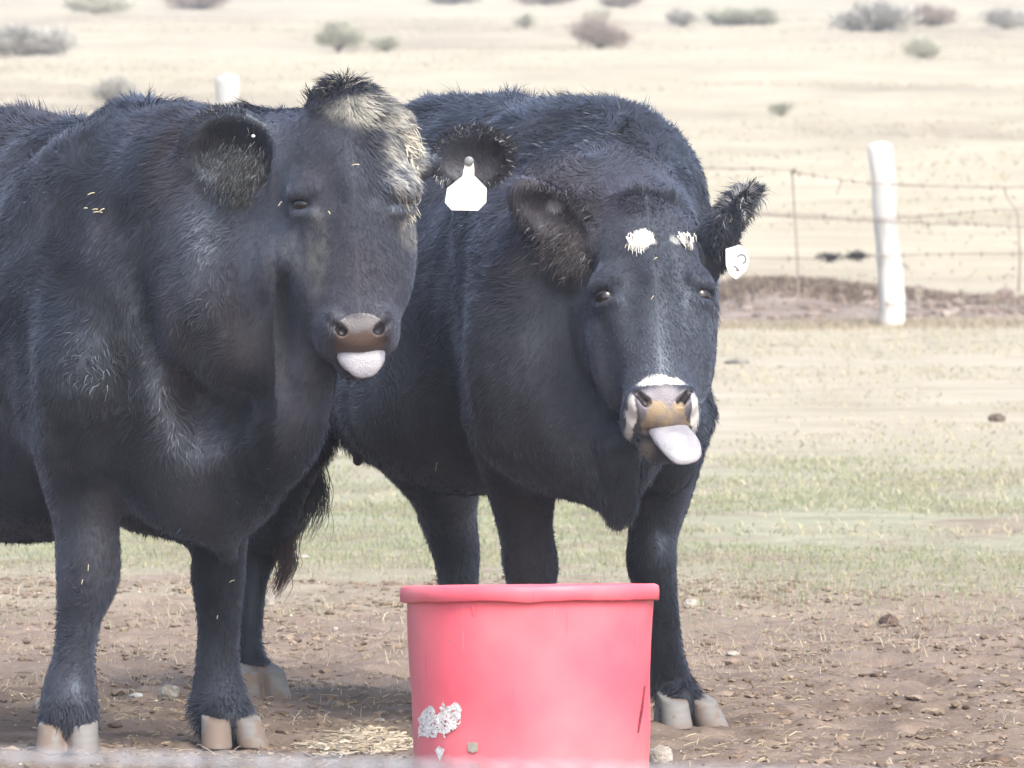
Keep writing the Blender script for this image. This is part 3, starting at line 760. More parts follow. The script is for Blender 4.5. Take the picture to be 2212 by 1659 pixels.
def build_cow(which, F, lo, hi, head, H, R, label, ears, nh, mdisp, hz=()):
    c = (np.array(lo) + np.array(hi)) / 2
    root = empty('cow', (c[0], c[1], 0)); tag(root, label, 'cow', 'black cows by the red tub')
    V, Q = surface(F, lo, hi, 0.006, mdisp); V = relax(V, Q, 2)
    Nv, area = vert_normals(V, Q)
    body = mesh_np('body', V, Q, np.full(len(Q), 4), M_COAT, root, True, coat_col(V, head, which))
    if HAIR > 0:
        cen = np.stack([V[Q[:, i]] for i in range(4)]).mean(0)
        Lc = head.loc(cen)
        wgt = 1 + 1.2 * (np.abs(Lc[:, 1] - .25) < .35) * (np.abs(Lc[:, 0]) < .2)
        P, Nn = sample(V, Q, Nv, area, int(nh * HAIR), wgt)
        # flow of the coat: back and down over the body, down the legs, down the face
        Lh = head.loc(P)
        onhead = smooth(.30, .20, np.abs(Lh[:, 0])) * smooth(-.10, .0, Lh[:, 1]) * smooth(-.34, -.2, Lh[:, 2])
        onhead = np.where((Lh[:, 1] < .66), onhead, 0)
        flow = np.tile(-0.75 * H + np.array([0, 0, -0.8]), (len(P), 1))
        leg = 1 - smooth(.5, .75, P[:, 2])
        flow = flow * (1 - leg[:, None]) + leg[:, None] * np.array([0, 0, -1.0])
        fh = head.D[None] * 1.0 + np.sign(Lh[:, :1]) * head.S[None] * 0.35
        if which == 'L': fh = fh + (smooth(.0, .06, Lh[:, 0]) * smooth(.24, .10, Lh[:, 1]))[:, None] * head.S[None] * 1.6
        flow = flow * (1 - onhead[:, None]) + fh * onhead[:, None]
        curly = (1 + 2.2 * smooth(.50, .64, fbm(P, 3.2, 261, 2)) * (1 - onhead) + (2.6 * ellmask(P, at(1215, 345, .35), (.17, .35, .11), .4) * (1 - onhead) if which == 'R' else 0))[:, None]
        tw = curly * np.stack([fbm(P, 7, 201 + k, 3) - 0.5 for k in range(3)], 1) * 1.9 + np.stack([fbm(P, 30, 211 + k, 2) - 0.5 for k in range(3)], 1) * 1.2
        flow = flow + tw * (1 - 0.55 * onhead[:, None])
        D = flow - (flow * Nn).sum(1)[:, None] * Nn + rng.normal(0, .10, P.shape)
        D /= np.linalg.norm(D, axis=1)[:, None]
        Ln = (0.018 + 0.014 * fbm(P, 9, 231, 2)) * (1 - 0.45 * leg) * (1 - 0.62 * onhead)
        W = np.full(len(P), 0.0023) * (1 - .25 * onhead)
        lift = np.full(len(P), 0.22)
        # nose leather, mouth and inner hooves are bare
        bare = ellmask(Lh, (0, .505, -.03), (.060, .042, .06), .1)
        if which == 'R': bare = bare * (1 - ellmask(np.stack([np.abs(Lh[:, 0]), Lh[:, 1]], 1), (.074, .505), (.017, .05), .1))
        keep = rng.uniform(0, 1, len(P)) > bare * 1.2
        for (ce, re, ml, lf, ww) in hz:      # zones of longer or raised hair
            mz = ellmask(P, ce, re, .3)
            Ln = Ln * (1 + (ml - 1) * mz * rng.uniform(.4, 1.15, len(P))); lift = lift + lf * mz; W = W * (1 + (ww - 1) * mz)
        # raised tufts along the back line
        top = smooth(.75, .95, Nn[:, 2]) * smooth(1.2, 1.3, P[:, 2]) * (1 - onhead)
        tuft = smooth(.52, .70, fbm(P, 16, 241, 2))
        lift = lift + top * (0.10 + 0.5 * tuft * rng.uniform(0, 1, len(P)) ** 2); Ln = Ln * (1 + 0.7 * top * tuft) * (1 + .9 * smooth(.13, .09, P[:, 2])); lift = lift + .3 * smooth(.13, .09, P[:, 2])
        C = coat_col(P, head, which) * (1 + rng.normal(0, .12, (len(P), 1))) * (.62 + .76 * fbm(P, 75, 251, 2))[:, None]
        C = np.clip(C, .003, .9)
        strands('coat_hair', P[keep], Nn[keep], D[keep], Ln[keep], W[keep], C[keep], root, lift[keep])
    # eyes
    for m in (-1, 1):
        V0, F0 = ico(4); poly('eye', V0 * .0235 * head.sc + head.w(m * .1035, .225, -.042 if which == 'R' else -.0455), F0, M_EYE, root)
    return root, (V, Q, Nv, area)

hzL = [((*at(760, 200, -.55),), (.10, .10, .05), 2.2, .5, 1.2), ((*at(860, 310, -.55),), (.08, .1, .12), 2.6, .15, 1.5),
       ((*at(500, 330, -.42),), (.13, .1, .12), .8, -.05, 1), ((*at(1010, 330, -.42),), (.12, .1, .10), .9, .0, 1)]
hzR = [((*at(1210, 500, .05),), (.11, .12, .12), 1.2, .1, 1.0), ((*at(1590, 480, .04),), (.08, .12, .13), 2.6, .6, 1.1),
       ((*at(740, 950, 1.3),), (.10, .3, .08), 2.0, .4, 1), ((*at(1330, 1080, .03),), (.10, .1, .10), 1.5, .3, 1),
       ((*at(1385, 420, -.05),), (.09, .1, .04), 1.6, .6, 1)]
cowR, gR = build_cow('R', FR, (-1.25, -.40, -.02), (.95, 2.25, 1.56), hR, Hr, Rr,
    'black cow with white forehead spots and white muzzle, tongue out, directly behind the red tub', None, 330000, muscle(301, hR), hzR)
cowL, gL = build_cow('L', FL, (-2.15, -.95, -.02), (.16, 1.75, 1.56), hL, Hl, Rl,
    'black cow at left with pale muddy poll tuft and large blank white ear tag', None, 330000, muscle(401, hL), hzL)

# ------------------------------------------------------------------ tongues
def sdf_part(name, build, lo, hi, h, mat, parent, disp=None, rel=2, colf=None):
    F = Field(); build(F); V, Q = surface(F, lo, hi, h, disp); V = relax(V, Q, rel)
    return mesh_np(name, V, Q, np.full(len(Q), 4), mat, parent, True, None if colf is None else colf(V))
def tongue(head, left, right, parent, wsq):
    left = [(head.w(*p), r) for p, r in left]; right = [(head.w(*p), r) for p, r in right]
    A = np.array([p for p, r in left + right])
    def bld(F):
        F.chain(left, .012, sq=(head.Fv, wsq)); F.chain(right, .014, sq=(head.Fv, wsq))
    sdf_part('tongue', bld, A.min(0) - .06, A.max(0) + .06, .0025, M_TONGUE, parent, lambda P, d: (fbm(P, 160, 7, 2) - .5) * .0008, 1)
tongue(hL, [((-.020, .50, -.075), .027), ((-.019, .546, -.052), .028), ((-.012, .560, -.040), .024), ((-.007, .572, -.037), .018)],
       [((.026, .50, -.075), .027), ((.027, .546, -.052), .028), ((.024, .560, -.040), .024), ((.021, .571, -.037), .019)], cowL, .34)
tongue(hR, [((-.012, .50, -.075), .024), ((-.004, .548, -.050), .026), ((.012, .588, -.030), .026), ((.026, .613, -.028), .021)],
       [((.028, .50, -.075), .024), ((.034, .548, -.050), .026), ((.050, .586, -.030), .025), ((.056, .606, -.028), .022)], cowR, .34)
M_TEAT = noise_col('dark_teat_skin', (.020, .015, .018), (.045, .034, .038), 40, rough=.6)
for (u0, v0, v1, y0, r0_) in ((773, 945, 996, 1.12, .0135), (868, 985, 1020, 1.02, .0125)):
    sdf_part('teat', lambda F: F.rc(at(u0, v0, y0), at(u0, v1, y0), r0_ * 1.15, r0_ * .85), at(u0, v1, y0) - .04, at(u0, v0, y0) + .04, .003, M_TEAT, cowR)
# fine-grained muzzle shells
def muzzle(head, which, parent):
    F = Field(); head.build(F); F.ell(head.w(0, .505, -.035), np.array([.082 if which == 'R' else .064, .058 if which == 'R' else .050, .075]) * head.sc, head.A, .003, 'i')
    c = head.w(0, .505, -.035); V, Q = surface(F, c - .12, c + .12, .0024, lambda P, d: np.full(len(P), -.0012)); V = relax(V, Q, 2)
    mesh_np('muzzle', V, Q, np.full(len(Q), 4), M_NOSE, parent, True, coat_col(V, head, which))
M_NOSE = attr_mat('nose_leather', rough=.42, spec=.4)
_n = M_NOSE.node_tree; _v = N(_n, 'ShaderNodeTexVoronoi'); _v.inputs['Scale'].default_value = 230; _b = N(_n, 'ShaderNodeBump'); _b.inputs['Strength'].default_value = .35; _b.inputs['Distance'].default_value = .0015
_t = N(_n, 'ShaderNodeTexCoord'); _n.links.new(_t.outputs['Object'], _v.inputs[0]); _n.links.new(_v.outputs[0], _b.inputs['Height']); _n.links.new(_b.outputs[0], _n.nodes['Principled BSDF'].inputs['Normal'])
muzzle(hL, 'L', cowL); muzzle(hR, 'R', cowR)

# ------------------------------------------------------------------ hooves
M_HOOF = attr_mat('hoof_horn', rough=0.7, spec=0.3)
def hoof(p, yaw, sp, L, parent, seed, muddy=.5, zt=.075):
    """two claws; p = centre of the foot on the ground; yaw: direction the toes point; sp splay"""
    c = np.array([p[0], p[1], -0.002]); f = np.array([math.cos(yaw), math.sin(yaw), 0]); s = np.array([-f[1], f[0], 0])
    def bld(F):
        for m in (-1, 1):
            fd = nrm(f + s * m * sp)
            sd2 = np.array([-fd[1], fd[0], 0])
            o = c + s * m * .032
            F.rc(o - fd * .030 + np.array([0, 0, .085]), o - fd * .030 + np.array([0, 0, -.02]), .028, .040, .010)
            F.rc(o - fd * .005 + np.array([0, 0, .082]), o + fd * (L * .42) + np.array([0, 0, -.012]), .031, .034, .014)
        F.plane(c, (0, 0, 1), .004)
        F.plane(c + np.array([0, 0, zt]) + 0 * f, (-.25 * f[0], -.25 * f[1], -1), .006)
    def cf(V):
        n1 = fbm(V, 14, seed, 3); rings = np.sin(V[:, 2] * 420 + n1 * 14) * .05
        base = np.outer(1 + rings + (n1 - .5) * .5, np.array([.165, .162, .155]))
        mud = smooth(.56 - muddy * .10, .64 - muddy * .1, fbm(V + 5, 24, seed + 3, 3))[:, None]
        mid_ = np.maximum(1 - smooth(.010, .022, np.abs((V - c) @ s)), .9 * (1 - smooth(.004, .026, V[:, 2] + (n1 - .5) * .03)))[:, None] * 0.85
        mm = np.clip(np.maximum(mud, mid_), 0, 1)
        return np.clip(base * (1 - mm) + mm * np.array([.150, .118, .096]), .02, .8)
    lo = c + np.array([-.13, -.13, -.012]); hi = c + np.array([.13, .13, .11])
    sdf_part('hoof', bld, lo, hi, .0035, M_HOOF, parent, None, 2, cf)
yl = math.atan2(Hl[1], Hl[0]); yr = math.atan2(Hr[1], Hr[0])
pA = at(148, 1600, -.21); pB = at(496, 1600, -.05)
hoof((pA[0], -.21), -1.62, .10, .11, cowL, 1, .5, .070)
hoof((pB[0], -.05), -1.25, .22, .125, cowL, 2, 1.0, .070)
for m in (-1, 1): q = Bl(-1.25, m * .18, 0); hoof((q[0], q[1]), yl, .1, .11, cowL, 4 + m)
pC = at(1480, 1550, .56); hoof((pC[0], .56), -1.05, .30, .13, cowR, 11, .3, .070)
pD = at(1150, 1600, .38); hoof((pD[0], .38), -1.4, .1, .12, cowR, 12)
pE = at(556, 1500, 1.44); hoof((pE[0], 1.44), -1.2, .1, .11, cowR, 13, .2)
pF = at(990, 1490, 1.56); hoof((pF[0], 1.56), -1.4, .1, .11, cowR, 14)

# ------------------------------------------------------------------ tail switch
def curve_pts(pts, n):
    pts = np.array(pts, float); t = np.linspace(0, len(pts) - 1, n); i0 = np.clip(t.astype(int), 0, len(pts) - 2); f = (t - i0)[:, None]
    pm = np.vstack([2 * pts[0] - pts[1], pts, 2 * pts[-1] - pts[-2]])
    p0, p1, p2, p3 = pm[i0], pm[i0 + 1], pm[i0 + 2], pm[i0 + 3]
    return 0.5 * ((2 * p1) + (-p0 + p2) * f + (2 * p0 - 5 * p1 + 4 * p2 - p3) * f ** 2 + (-p0 + 3 * p1 - 3 * p2 + p3) * f ** 3)
def locks(name, guides, nper, spread, width, cols, parent, nseg=14):
    Vs, Ls, Cs, Ct, base = [], [], [], [], 0
    for gi, (g, col, spr, cut) in enumerate(guides):
        C = curve_pts(g, nseg)
        for k in range(nper):
            off = rng.normal(0, spr, 3); m = int(nseg * rng.uniform(cut, 1.0)); m = max(m, 4)
            tt = np.linspace(0, 1, nseg)[:, None]
            wob = rng.normal(0, .008, 3) * np.sin(tt * rng.uniform(2, 6) + rng.uniform(0, 6))
            q = C + off * (0.35 + .9 * np.sin(tt * np.pi * .8)) + wob; q = q[:m]
            wv = np.array([1, .3, 0]) * width * .5 * rng.uniform(.6, 1.3)
            ww = np.linspace(1, .15, m)[:, None]
            Vs.append(np.stack([q - wv * ww, q + wv * ww], 1).reshape(-1, 3))
            i = np.arange(m - 1) * 2 + base
            Ls.append(np.stack([i, i + 1, i + 3, i + 2], 1).ravel()); Ct += [4] * (m - 1)
            tip = np.linspace(0, 1, nseg)[:m, None]
            cc = np.array(cols[0]) * (1 - tip * col) + np.array(cols[1]) * tip * col
            Cs.append(np.repeat(cc * rng.uniform(.7, 1.3), 2, 0)); base += 2 * m
    return mesh_np(name, np.concatenate(Vs), np.concatenate(Ls), Ct, M_HAIR, parent, True, np.concatenate(Cs))
T = lambda u, v, y=1.50: at(u, v, y)
guides = [([T(668, 930), T(664, 1010), T(672, 1080), T(655, 1130), T(640, 1150)], 0.1, .016, .6),
          ([T(668, 930), T(672, 1000), T(688, 1060), T(680, 1110), T(648, 1145)], 0.1, .010, .6),
          ([T(664, 960), T(650, 1040), T(640, 1120), T(625, 1160)], 0.1, .014, .6),
          ([T(652, 1020), T(630, 1120), T(612, 1180), T(618, 1220), T(598, 1270), T(584, 1300)], 1.0, .0065, .6),
          ([T(652, 1020), T(636, 1120), T(618, 1190), T(622, 1225), T(600, 1262), T(590, 1285)], 1.0, .0085, .6)]
locks('tail_switch', guides, 150, .01, .0028, ((.018, .016, .017), (.11, .055, .045)), cowR)

# ------------------------------------------------------------------ tuft of pale muddy hair on the left cow's poll, forelocks
def tufts(name, head, spots, cols, parent, CL=.85, name2=None):
    Vs, Ls, Cs, Ct, base = [], [], [], [], 0
    for (s, t, f), (ds, dt, df), L, n, spr, pale in spots:
        for k in range(n):
            o = head.w(s + rng.normal(0, spr[0]), t + rng.normal(0, spr[1]), f)
            d = nrm(ds * head.S + dt * head.D + df * head.Fv + rng.normal(0, .22, 3))
            clump = head.w(s, t, f) + d * L
            l = L * rng.uniform(.5, 1.15); m = 6; tt = np.linspace(0, 1, m)[:, None]
            bend = rng.normal(0, .25, 3) + np.array([0, 0, -.25])
            q = o + d * l * tt + bend * l * .5 * tt ** 2 + (clump - o) * CL * tt ** 2
            wv = nrm(np.cross(d, head.Fv) + rng.normal(0, .3, 3)) * rng.uniform(.0009, .0022)
            ww = np.linspace(1, .2, m)[:, None]
            Vs.append(np.stack([q - wv * ww, q + wv * ww], 1).reshape(-1, 3))
            i = np.arange(m - 1) * 2 + base; Ls.append(np.stack([i, i + 1, i + 3, i + 2], 1).ravel()); Ct += [4] * (m - 1); base += 2 * m
            c = np.array(cols[0]) if rng.uniform() > pale else np.array(cols[1]) * rng.uniform(.6, 1.35)
            Cs.append(np.repeat(c[None], 2 * m, 0))
    return mesh_np(name, np.concatenate(Vs), np.concatenate(Ls), Ct, M_HAIR, parent, True, np.clip(np.concatenate(Cs), .004, .9))
sp = []
for k in range(18):       # dark spiky crown
    s = rng.uniform(-.075, .035); sp.append(((s, -.008 + abs(s) * .35, -.06 + rng.uniform(-.03, .03)), (s * 6 - .1, -.8, .25), rng.uniform(.008, .018) if k % 6 else .028, 34, (.008, .010), .04))
for k in range(48):       # pale tuft swept over the viewer's right of the poll
    a = rng.uniform(0, 1); s = -.035 + .150 * a + rng.normal(0, .010); t = .008 + .10 * a ** 2.2 + rng.normal(0, .014)
    sp.append(((s, t, -.045 - .03 * a), (1.0, -.25 + 1.1 * a, .02), rng.uniform(.020, .045), 34, (.012, .007), .85))
for k in range(16):
    s = rng.uniform(.075, .125); t = rng.uniform(.12, .22)
    sp.append(((s, t, -.05), (.3, 1.0, .0), rng.uniform(.02, .04), 30, (.010, .012), .75))
tufts('forelock', hL, sp, ((.018, .017, .02), (.50, .47, .38)), cowL)
sp = []
for k in range(14):
    s = rng.uniform(-.05, .06); sp.append(((s, .0, -.05), (s * 4, -1, .2), rng.uniform(.015, .03), 40, (.010, .008), .0))
PC = ((.016, .015, .018), (.60, .58, .52))
tufts('forelock', hR, sp, PC, cowR)
tufts('white_hair_spot', hR, [((-.020, .10, .0), (-.3, 1, .1), .022, 260, (.012, .008), 1.0)], PC, cowR, .3)
tufts('white_hair_spot', hR, [((.078, .095, -.01), (.2, 1, .1), .015, 120, (.008, .006), .8)], PC, cowR, .3)
# ear fringe (long guard hairs)
def fringe(parent, base, tip, face, width, n, L, pale, spread=1.0, a0=-1.0, a1=1.0, off=(0, 0, 0)):
    base = np.asarray(base, float); tip = np.asarray(tip, float); a = tip - base; Le = np.linalg.norm(a); a /= Le
    f = nrm(np.asarray(face, float) - (np.dot(face, a)) * a); w_ = np.cross(a, f); c = base + a * Le * .55
    Vs, Ls, Cs, Ct, b0 = [], [], [], [], 0
    for k in range(n):
        th = rng.uniform(a0, a1) * math.pi; rr = rng.uniform(.75, 1.0)
        e = c + a * math.cos(th) * Le * .46 * rr + w_ * math.sin(th) * width * .95 * rr + f * rng.uniform(-.01, .02)
        d = nrm(a * (math.cos(th) + .25) + w_ * math.sin(th) * 1.1 + f * rng.uniform(-.2, .7) + rng.normal(0, .22, 3) + np.array([0, 0, -.15]))
        l = L * rng.uniform(.4, 1.2); m = 5; tt = np.linspace(0, 1, m)[:, None]
        q = e + d * l * tt + (rng.normal(0, .12, 3) + np.array([0, 0, -.12])) * l * tt ** 2
        wv = nrm(np.cross(d, (0, 1, .2)) + rng.normal(0, .1, 3)) * rng.uniform(.0007, .0016); ww = np.linspace(1, .15, m)[:, None]
        Vs.append(np.stack([q - wv * ww, q + wv * ww], 1).reshape(-1, 3))
        i = np.arange(m - 1) * 2 + b0; Ls.append(np.stack([i, i + 1, i + 3, i + 2], 1).ravel()); Ct += [4] * (m - 1); b0 += 2 * m
        cc = np.array((.018, .016, .018)) if rng.uniform() > pale else np.array((.30, .30, .30)) * rng.uniform(.5, 1.2)
        Cs.append(np.repeat(cc[None], 2 * m, 0))
    return mesh_np('ear_fringe', np.concatenate(Vs), np.concatenate(Ls), Ct, M_HAIR, parent, True, np.concatenate(Cs))
fringe(cowR, at(1525, 560, .06), at(1622, 405, .02), (.95, -.25, .3), .066, 3200, .026, .02)
fringe(cowR, at(1560, 470, .0), at(1618, 410, .0), (-.1, -1, .1), .012, 220, .028, .95)
fringe(cowR, at(1305, 548, .02), at(1118, 412, .02), (.05, -1, -.15), .060, 1400, .016, .06)
def guard_hair(name, parent, c, ext, d0, L, n, cols, pale, wid=.0012, droop=.35):
    o = np.asarray(c) + rng.normal(0, 1, (n, 3)) * np.asarray(ext); D = nrm(d0) + rng.normal(0, .28, (n, 3)); D /= np.linalg.norm(D, axis=1)[:, None]
    Nn = np.cross(D, rng.normal(0, .5, (n, 3)) + np.array([1, 0, 0])); Nn /= np.linalg.norm(Nn, axis=1)[:, None]; Nn *= -np.sign(Nn[:, 1:2])
    C = np.where(rng.uniform(0, 1, (n, 1)) < pale, np.array(cols[1]), np.array(cols[0])) * rng.uniform(.6, 1.3, (n, 1))
    return strands(name, o, Nn, D, L * rng.uniform(.4, 1.15, n), np.full(n, wid), C, parent, lift=.1, seg_curl=.12)
guard_hair('ear_hair', cowL, at(520, 375, -.47), (.030, .006, .028), (-.35, -.15, -.9), .022, 2600, ((.034, .030, .022), (.06, .055, .045)), .2)
guard_hair('ear_hair', cowR, at(1205, 520, -.01), (.022, .012, .022), (-.75, -.1, -.65), .026, 600, ((.040, .033, .030), (.16, .15, .14)), .10)
guard_hair('ear_hair', cowR, at(1240, 560, -.01), (.018, .012, .016), (-.5, -.2, -.8), .030, 900, ((.042, .034, .030), (.16, .15, .14)), .06)
fringe(cowL, at(622, 345, -.46), at(392, 318, -.40), (.12, -1, -.22), .108, 2600, .010, .05, a0=-.62, a1=.62)
fringe(cowL, at(908, 350, -.44), at(1108, 330, -.40), (-.12, -1, -.30), .074, 2600, .011, .08)
# white streak on the raised ear
sp = []
for k in range(500):
    pass
M_FLECK = noise_col('straw_fleck', (.50, .44, .26), (.66, .60, .40), 40)
def fleck(parent, gm, u, v, L, ang):
    V = gm[0]; tgt = at(u, v, 0.0); ray = nrm(tgt - np.array([0, -CAM_D, CAM_H])); q = V - np.array([0, -CAM_D, CAM_H]); along = q @ ray
    d = np.linalg.norm(q - along[:, None] * ray, axis=1); k = np.nonzero(d < .012)[0]
    if len(k) == 0: return
    k = k[np.argmin(along[k])]; p = V[k] + gm[2][k] * .012
    dr = nrm([math.cos(ang), -.2, math.sin(ang)]); P = curve_pts([p - dr * L / 2, p + np.array([0, 0, L * .08]), p + dr * L / 2], 6)
    Vt, Ft = tube(P, .0011, 5); poly('straw_fleck', Vt, Ft, M_FLECK, parent)
for (u, v, L, a_) in [(195, 416, .016, .3), (201, 451, .012, .1), (205, 459, .02, 0), (218, 447, .012, .5), (180, 449, .008, 0), (605, 440, .012, .9), (708, 451, .008, -1), (770, 350, .016, .1), (159, 247, .012, -.2), (188, 1236, .014, 1.5), (172, 1262, .010, 1.3), (505, 1262, .012, .4), (466, 1336, .008, 1.4)]: fleck(cowL, gL, u, v, L, a_)
for (u, v, L, a_) in [(941, 1008, .020, 1.4), (1405, 640, .010, 1.0), (1346, 528, .008, 1.2), (1418, 555, .009, .6), (1585, 470, .010, 1.1)]: fleck(cowR, gR, u, v, L, a_)
# ------------------------------------------------------------------ ear tags
def tagplate(parent, org, right, up, outline, thick, extras=(), scale=1.0):
    org = np.asarray(org, float); r = nrm(right); u = np.asarray(up, float); u = nrm(u - (u @ r) * r); f = np.cross(r, u)
    def slab(name, pts, z0, z1, mat, par):
        n = len(pts)
        V = [org + scale * (p[0] * r + p[1] * u) + f * z0 for p in pts] + [org + scale * (p[0] * r + p[1] * u) + f * z1 for p in pts]
        F = [list(range(n))[::-1], list(range(n, 2 * n))] + [[i, (i + 1) % n, n + (i + 1) % n, n + i] for i in range(n)]
        o = poly(name, V, F, mat, par, smooth=False)
        return o
    t = slab('ear_tag', outline, -thick / 2, thick / 2, M_TAG, parent)
    for nm, pts, mt in extras: slab(nm, pts, thick / 2 + .0002, thick / 2 + .0012, mt, t)
    return t
# left cow: blank face of a big tag; D units in metres, origin at tag top
out = [(-.009, 0), (.009, 0), (.0105, -.012), (.0105, -.026), (.037, -.052), (.037, -.082), (.020, -.100), (-.036, -.100), (-.050, -.084), (-.046, -.054), (-.014, -.028), (-.012, -.014)]
def strip(pts, w_):
    pts = np.array(pts, float); d = np.gradient(pts, axis=0); d /= np.linalg.norm(d, axis=1)[:, None]; nn = np.stack([-d[:, 1], d[:, 0]], 1) * w_ / 2
    return [tuple(p) for p in (pts + nn)] + [tuple(p) for p in (pts - nn)[::-1]]
tp = at(1014, 352, -.53)
tL = tagplate(cowL, tp, (1, .05, -.02), (0, .04, 1), out, .002, [('printed_line', strip([(.022, -.055), (.0235, -.062), (.021, -.080), (.018, -.086), (.012, -.088)], .0012), M_TAGINK2)])
V0, F0 = ico(3); poly('stud', V0 * np.array([.010, .005, .010]) + tp + np.array([-.001, -.004, .004]), F0, M_STUD, tL)
# small dark button with a bright centre in the other ear
bp = at(547, 294, -.515); o = poly('ear_button', V0 * np.array([.0042, .003, .0035]) + bp, F0, M_TAG, cowL)
# right cow: numbered tag half hidden by the ear
out2 = [(-.030, .045), (.012, .052), (.030, .036), (.034, .005), (.022, -.020), (.006, -.030), (-.012, -.042), (-.030, -.026), (-.036, .0)]
dig = []
import itertools
two = [(math.cos(a) * .0125 + .012, math.sin(a) * .0125 + .012) for a in np.linspace(2.6, -1.4, 12)]
dig.append(('printed_digit', strip(two, .0050), M_TAGINK))
dig.append(('printed_digit', strip([(-.014, -.004), (-.004, -.012), (.0, -.020), (-.010, -.016)], .0045), M_TAGINK))
tp2 = at(1594, 570, -.02)
tagplate(cowR, tp2, (1, .35, .1), (-.15, .1, 1), out2, .002, dig, .78)

# ------------------------------------------------------------------ red feed tub
def tub():
    cy = -1.12; c = at(1148, 1280, cy); cx = c[0]; root = empty('feed_tub', (cx, cy, 0))
    tag(root, 'large faded red plastic feed tub with torn white label, in front of the cows', 'tub')
    Htub = .405; r0, r1 = .237, .2535
    na = 192
    tilt = math.radians(-2.9); roll = math.radians(-.55)
    ct, st, cr, sr = math.cos(tilt), math.sin(tilt), math.cos(roll), math.sin(roll)
    Rx = np.array([[1, 0, 0], [0, ct, -st], [0, st, ct]]); Ry = np.array([[cr, 0, sr], [0, 1, 0], [-sr, 0, cr]])
    def world(p): return (p @ Rx.T @ Ry.T) + np.array([cx, cy, 0.0])
    def lathe(prof, wob=None):
        a = np.linspace(0, 2 * np.pi, na, endpoint=False); V = []
        for i, (r, z) in enumerate(prof):
            rr = np.full(na, r); zz = np.full(na, z)
            if wob is not None: rr, zz = wob(i, a, rr, zz)
            V.append(np.stack([np.cos(a) * rr, np.sin(a) * rr, zz], 1))
        V = np.concatenate(V); m = len(prof)
        F = [[i * na + j, i * na + (j + 1) % na, (i + 1) * na + (j + 1) % na, (i + 1) * na + j] for i in range(m - 1) for j in range(na)]
        return world(V), F
    def wob(i, a, r, z):
        s = np.stack([np.cos(a), np.sin(a), a * 0 + i * .05], 1)
        return r + (fbm(s, 2.2, 5, 2) - .5) * .010 + (fbm(s, 7, 8, 2) - .5) * .0018, z
    prof = [(0.001, -.01), (.20, -.01), (r0 - .01, -.008), (r0 - .002, 0.0)] + [(r0 + (r1 - r0) * k / 24, Htub * k / 24) for k in range(1, 24)] + \
           [(r1 + .0015, Htub), (r1 - .004, Htub), (r1 - .006, Htub - .02)] + [(r1 - .007 - (r1 - r0) * k / 10, Htub * (1 - k / 10) + .01) for k in range(1, 10)] + [(.05, .008)]
    m, nt, b = new_mat('faded_red_plastic'); L = nt.links
    g = N(nt, 'ShaderNodeTexCoord')
    def nz(sc, det, st=(1, 1, 1)):
        mp = N(nt, 'ShaderNodeMapping'); mp.inputs['Scale'].default_value = st; L.new(g.outputs['Object'], mp.inputs[0])
        n = N(nt, 'ShaderNodeTexNoise'); n.inputs['Scale'].default_value = sc; n.inputs['Detail'].default_value = det; L.new(mp.outputs[0], n.inputs[0]); return n.outputs[0]
    r = N(nt, 'ShaderNodeValToRGB'); e = r.color_ramp.elements
    e[0].position = .33; e[0].color = (.70, .100, .145, 1); e[1].position = .68; e[1].color = (.77, .155, .185, 1)
    L.new(nz(6, 4), r.inputs[0])
    sc = N(nt, 'ShaderNodeValToRGB'); sc.color_ramp.elements[0].position = .68; sc.color_ramp.elements[1].position = .80
    L.new(nz(70, 3, (1, 1, .06)), sc.inputs[0])
    mx = N(nt, 'ShaderNodeMix', data_type='RGBA'); mx.inputs[7].default_value = (.72, .28, .32, 1)
    ml = N(nt, 'ShaderNodeMath', operation='MULTIPLY'); ml.inputs[1].default_value = .35; L.new(sc.outputs[0], ml.inputs[0])
    L.new(ml.outputs[0], mx.inputs[0]); L.new(r.outputs[0], mx.inputs[6])
    def scr(rot, sc, st, lo):
        mp = N(nt, 'ShaderNodeMapping'); mp.inputs['Rotation'].default_value = (0, rot, 0); mp.inputs['Scale'].default_value = st; L.new(g.outputs['Object'], mp.inputs[0])
        n = N(nt, 'ShaderNodeTexNoise'); n.inputs['Scale'].default_value = sc; n.inputs['Detail'].default_value = 2; L.new(mp.outputs[0], n.inputs[0])
        q = N(nt, 'ShaderNodeMapRange'); q.inputs[1].default_value = lo; q.inputs[2].default_value = lo + .03; L.new(n.outputs[0], q.inputs[0]); return q.outputs[0]
    prev = mx.outputs[2]
    for f_, colr, k_ in ((scr(.75, 75, (1, 1, .05), .725), (.80, .36, .38, 1), .35), (scr(-.35, 95, (1, 1, .04), .73), (.78, .34, .36, 1), .35), (scr(1.9, 85, (1, 1, .08), .73), (.42, .07, .10, 1), .4), (scr(0, 90, (1, 1, 1), .73), (.30, .16, .12, 1), .7)):
        m2 = N(nt, 'ShaderNodeMix', data_type='RGBA'); mu = N(nt, 'ShaderNodeMath', operation='MULTIPLY'); mu.inputs[1].default_value = k_; L.new(f_, mu.inputs[0])
        L.new(mu.outputs[0], m2.inputs[0]); L.new(prev, m2.inputs[6]); m2.inputs[7].default_value = colr; prev = m2.outputs[2]
    sx = N(nt, 'ShaderNodeSeparateXYZ'); L.new(g.outputs['Object'], sx.inputs[0])      # dust splashed up from the ground and along the left side
    dz = N(nt, 'ShaderNodeMapRange'); dz.inputs[1].default_value = .16; dz.inputs[2].default_value = .0; L.new(sx.outputs[2], dz.inputs[0])
    dx = N(nt, 'ShaderNodeMapRange'); dx.inputs[1].default_value = -.17; dx.inputs[2].default_value = -.27; L.new(sx.outputs[0], dx.inputs[0])
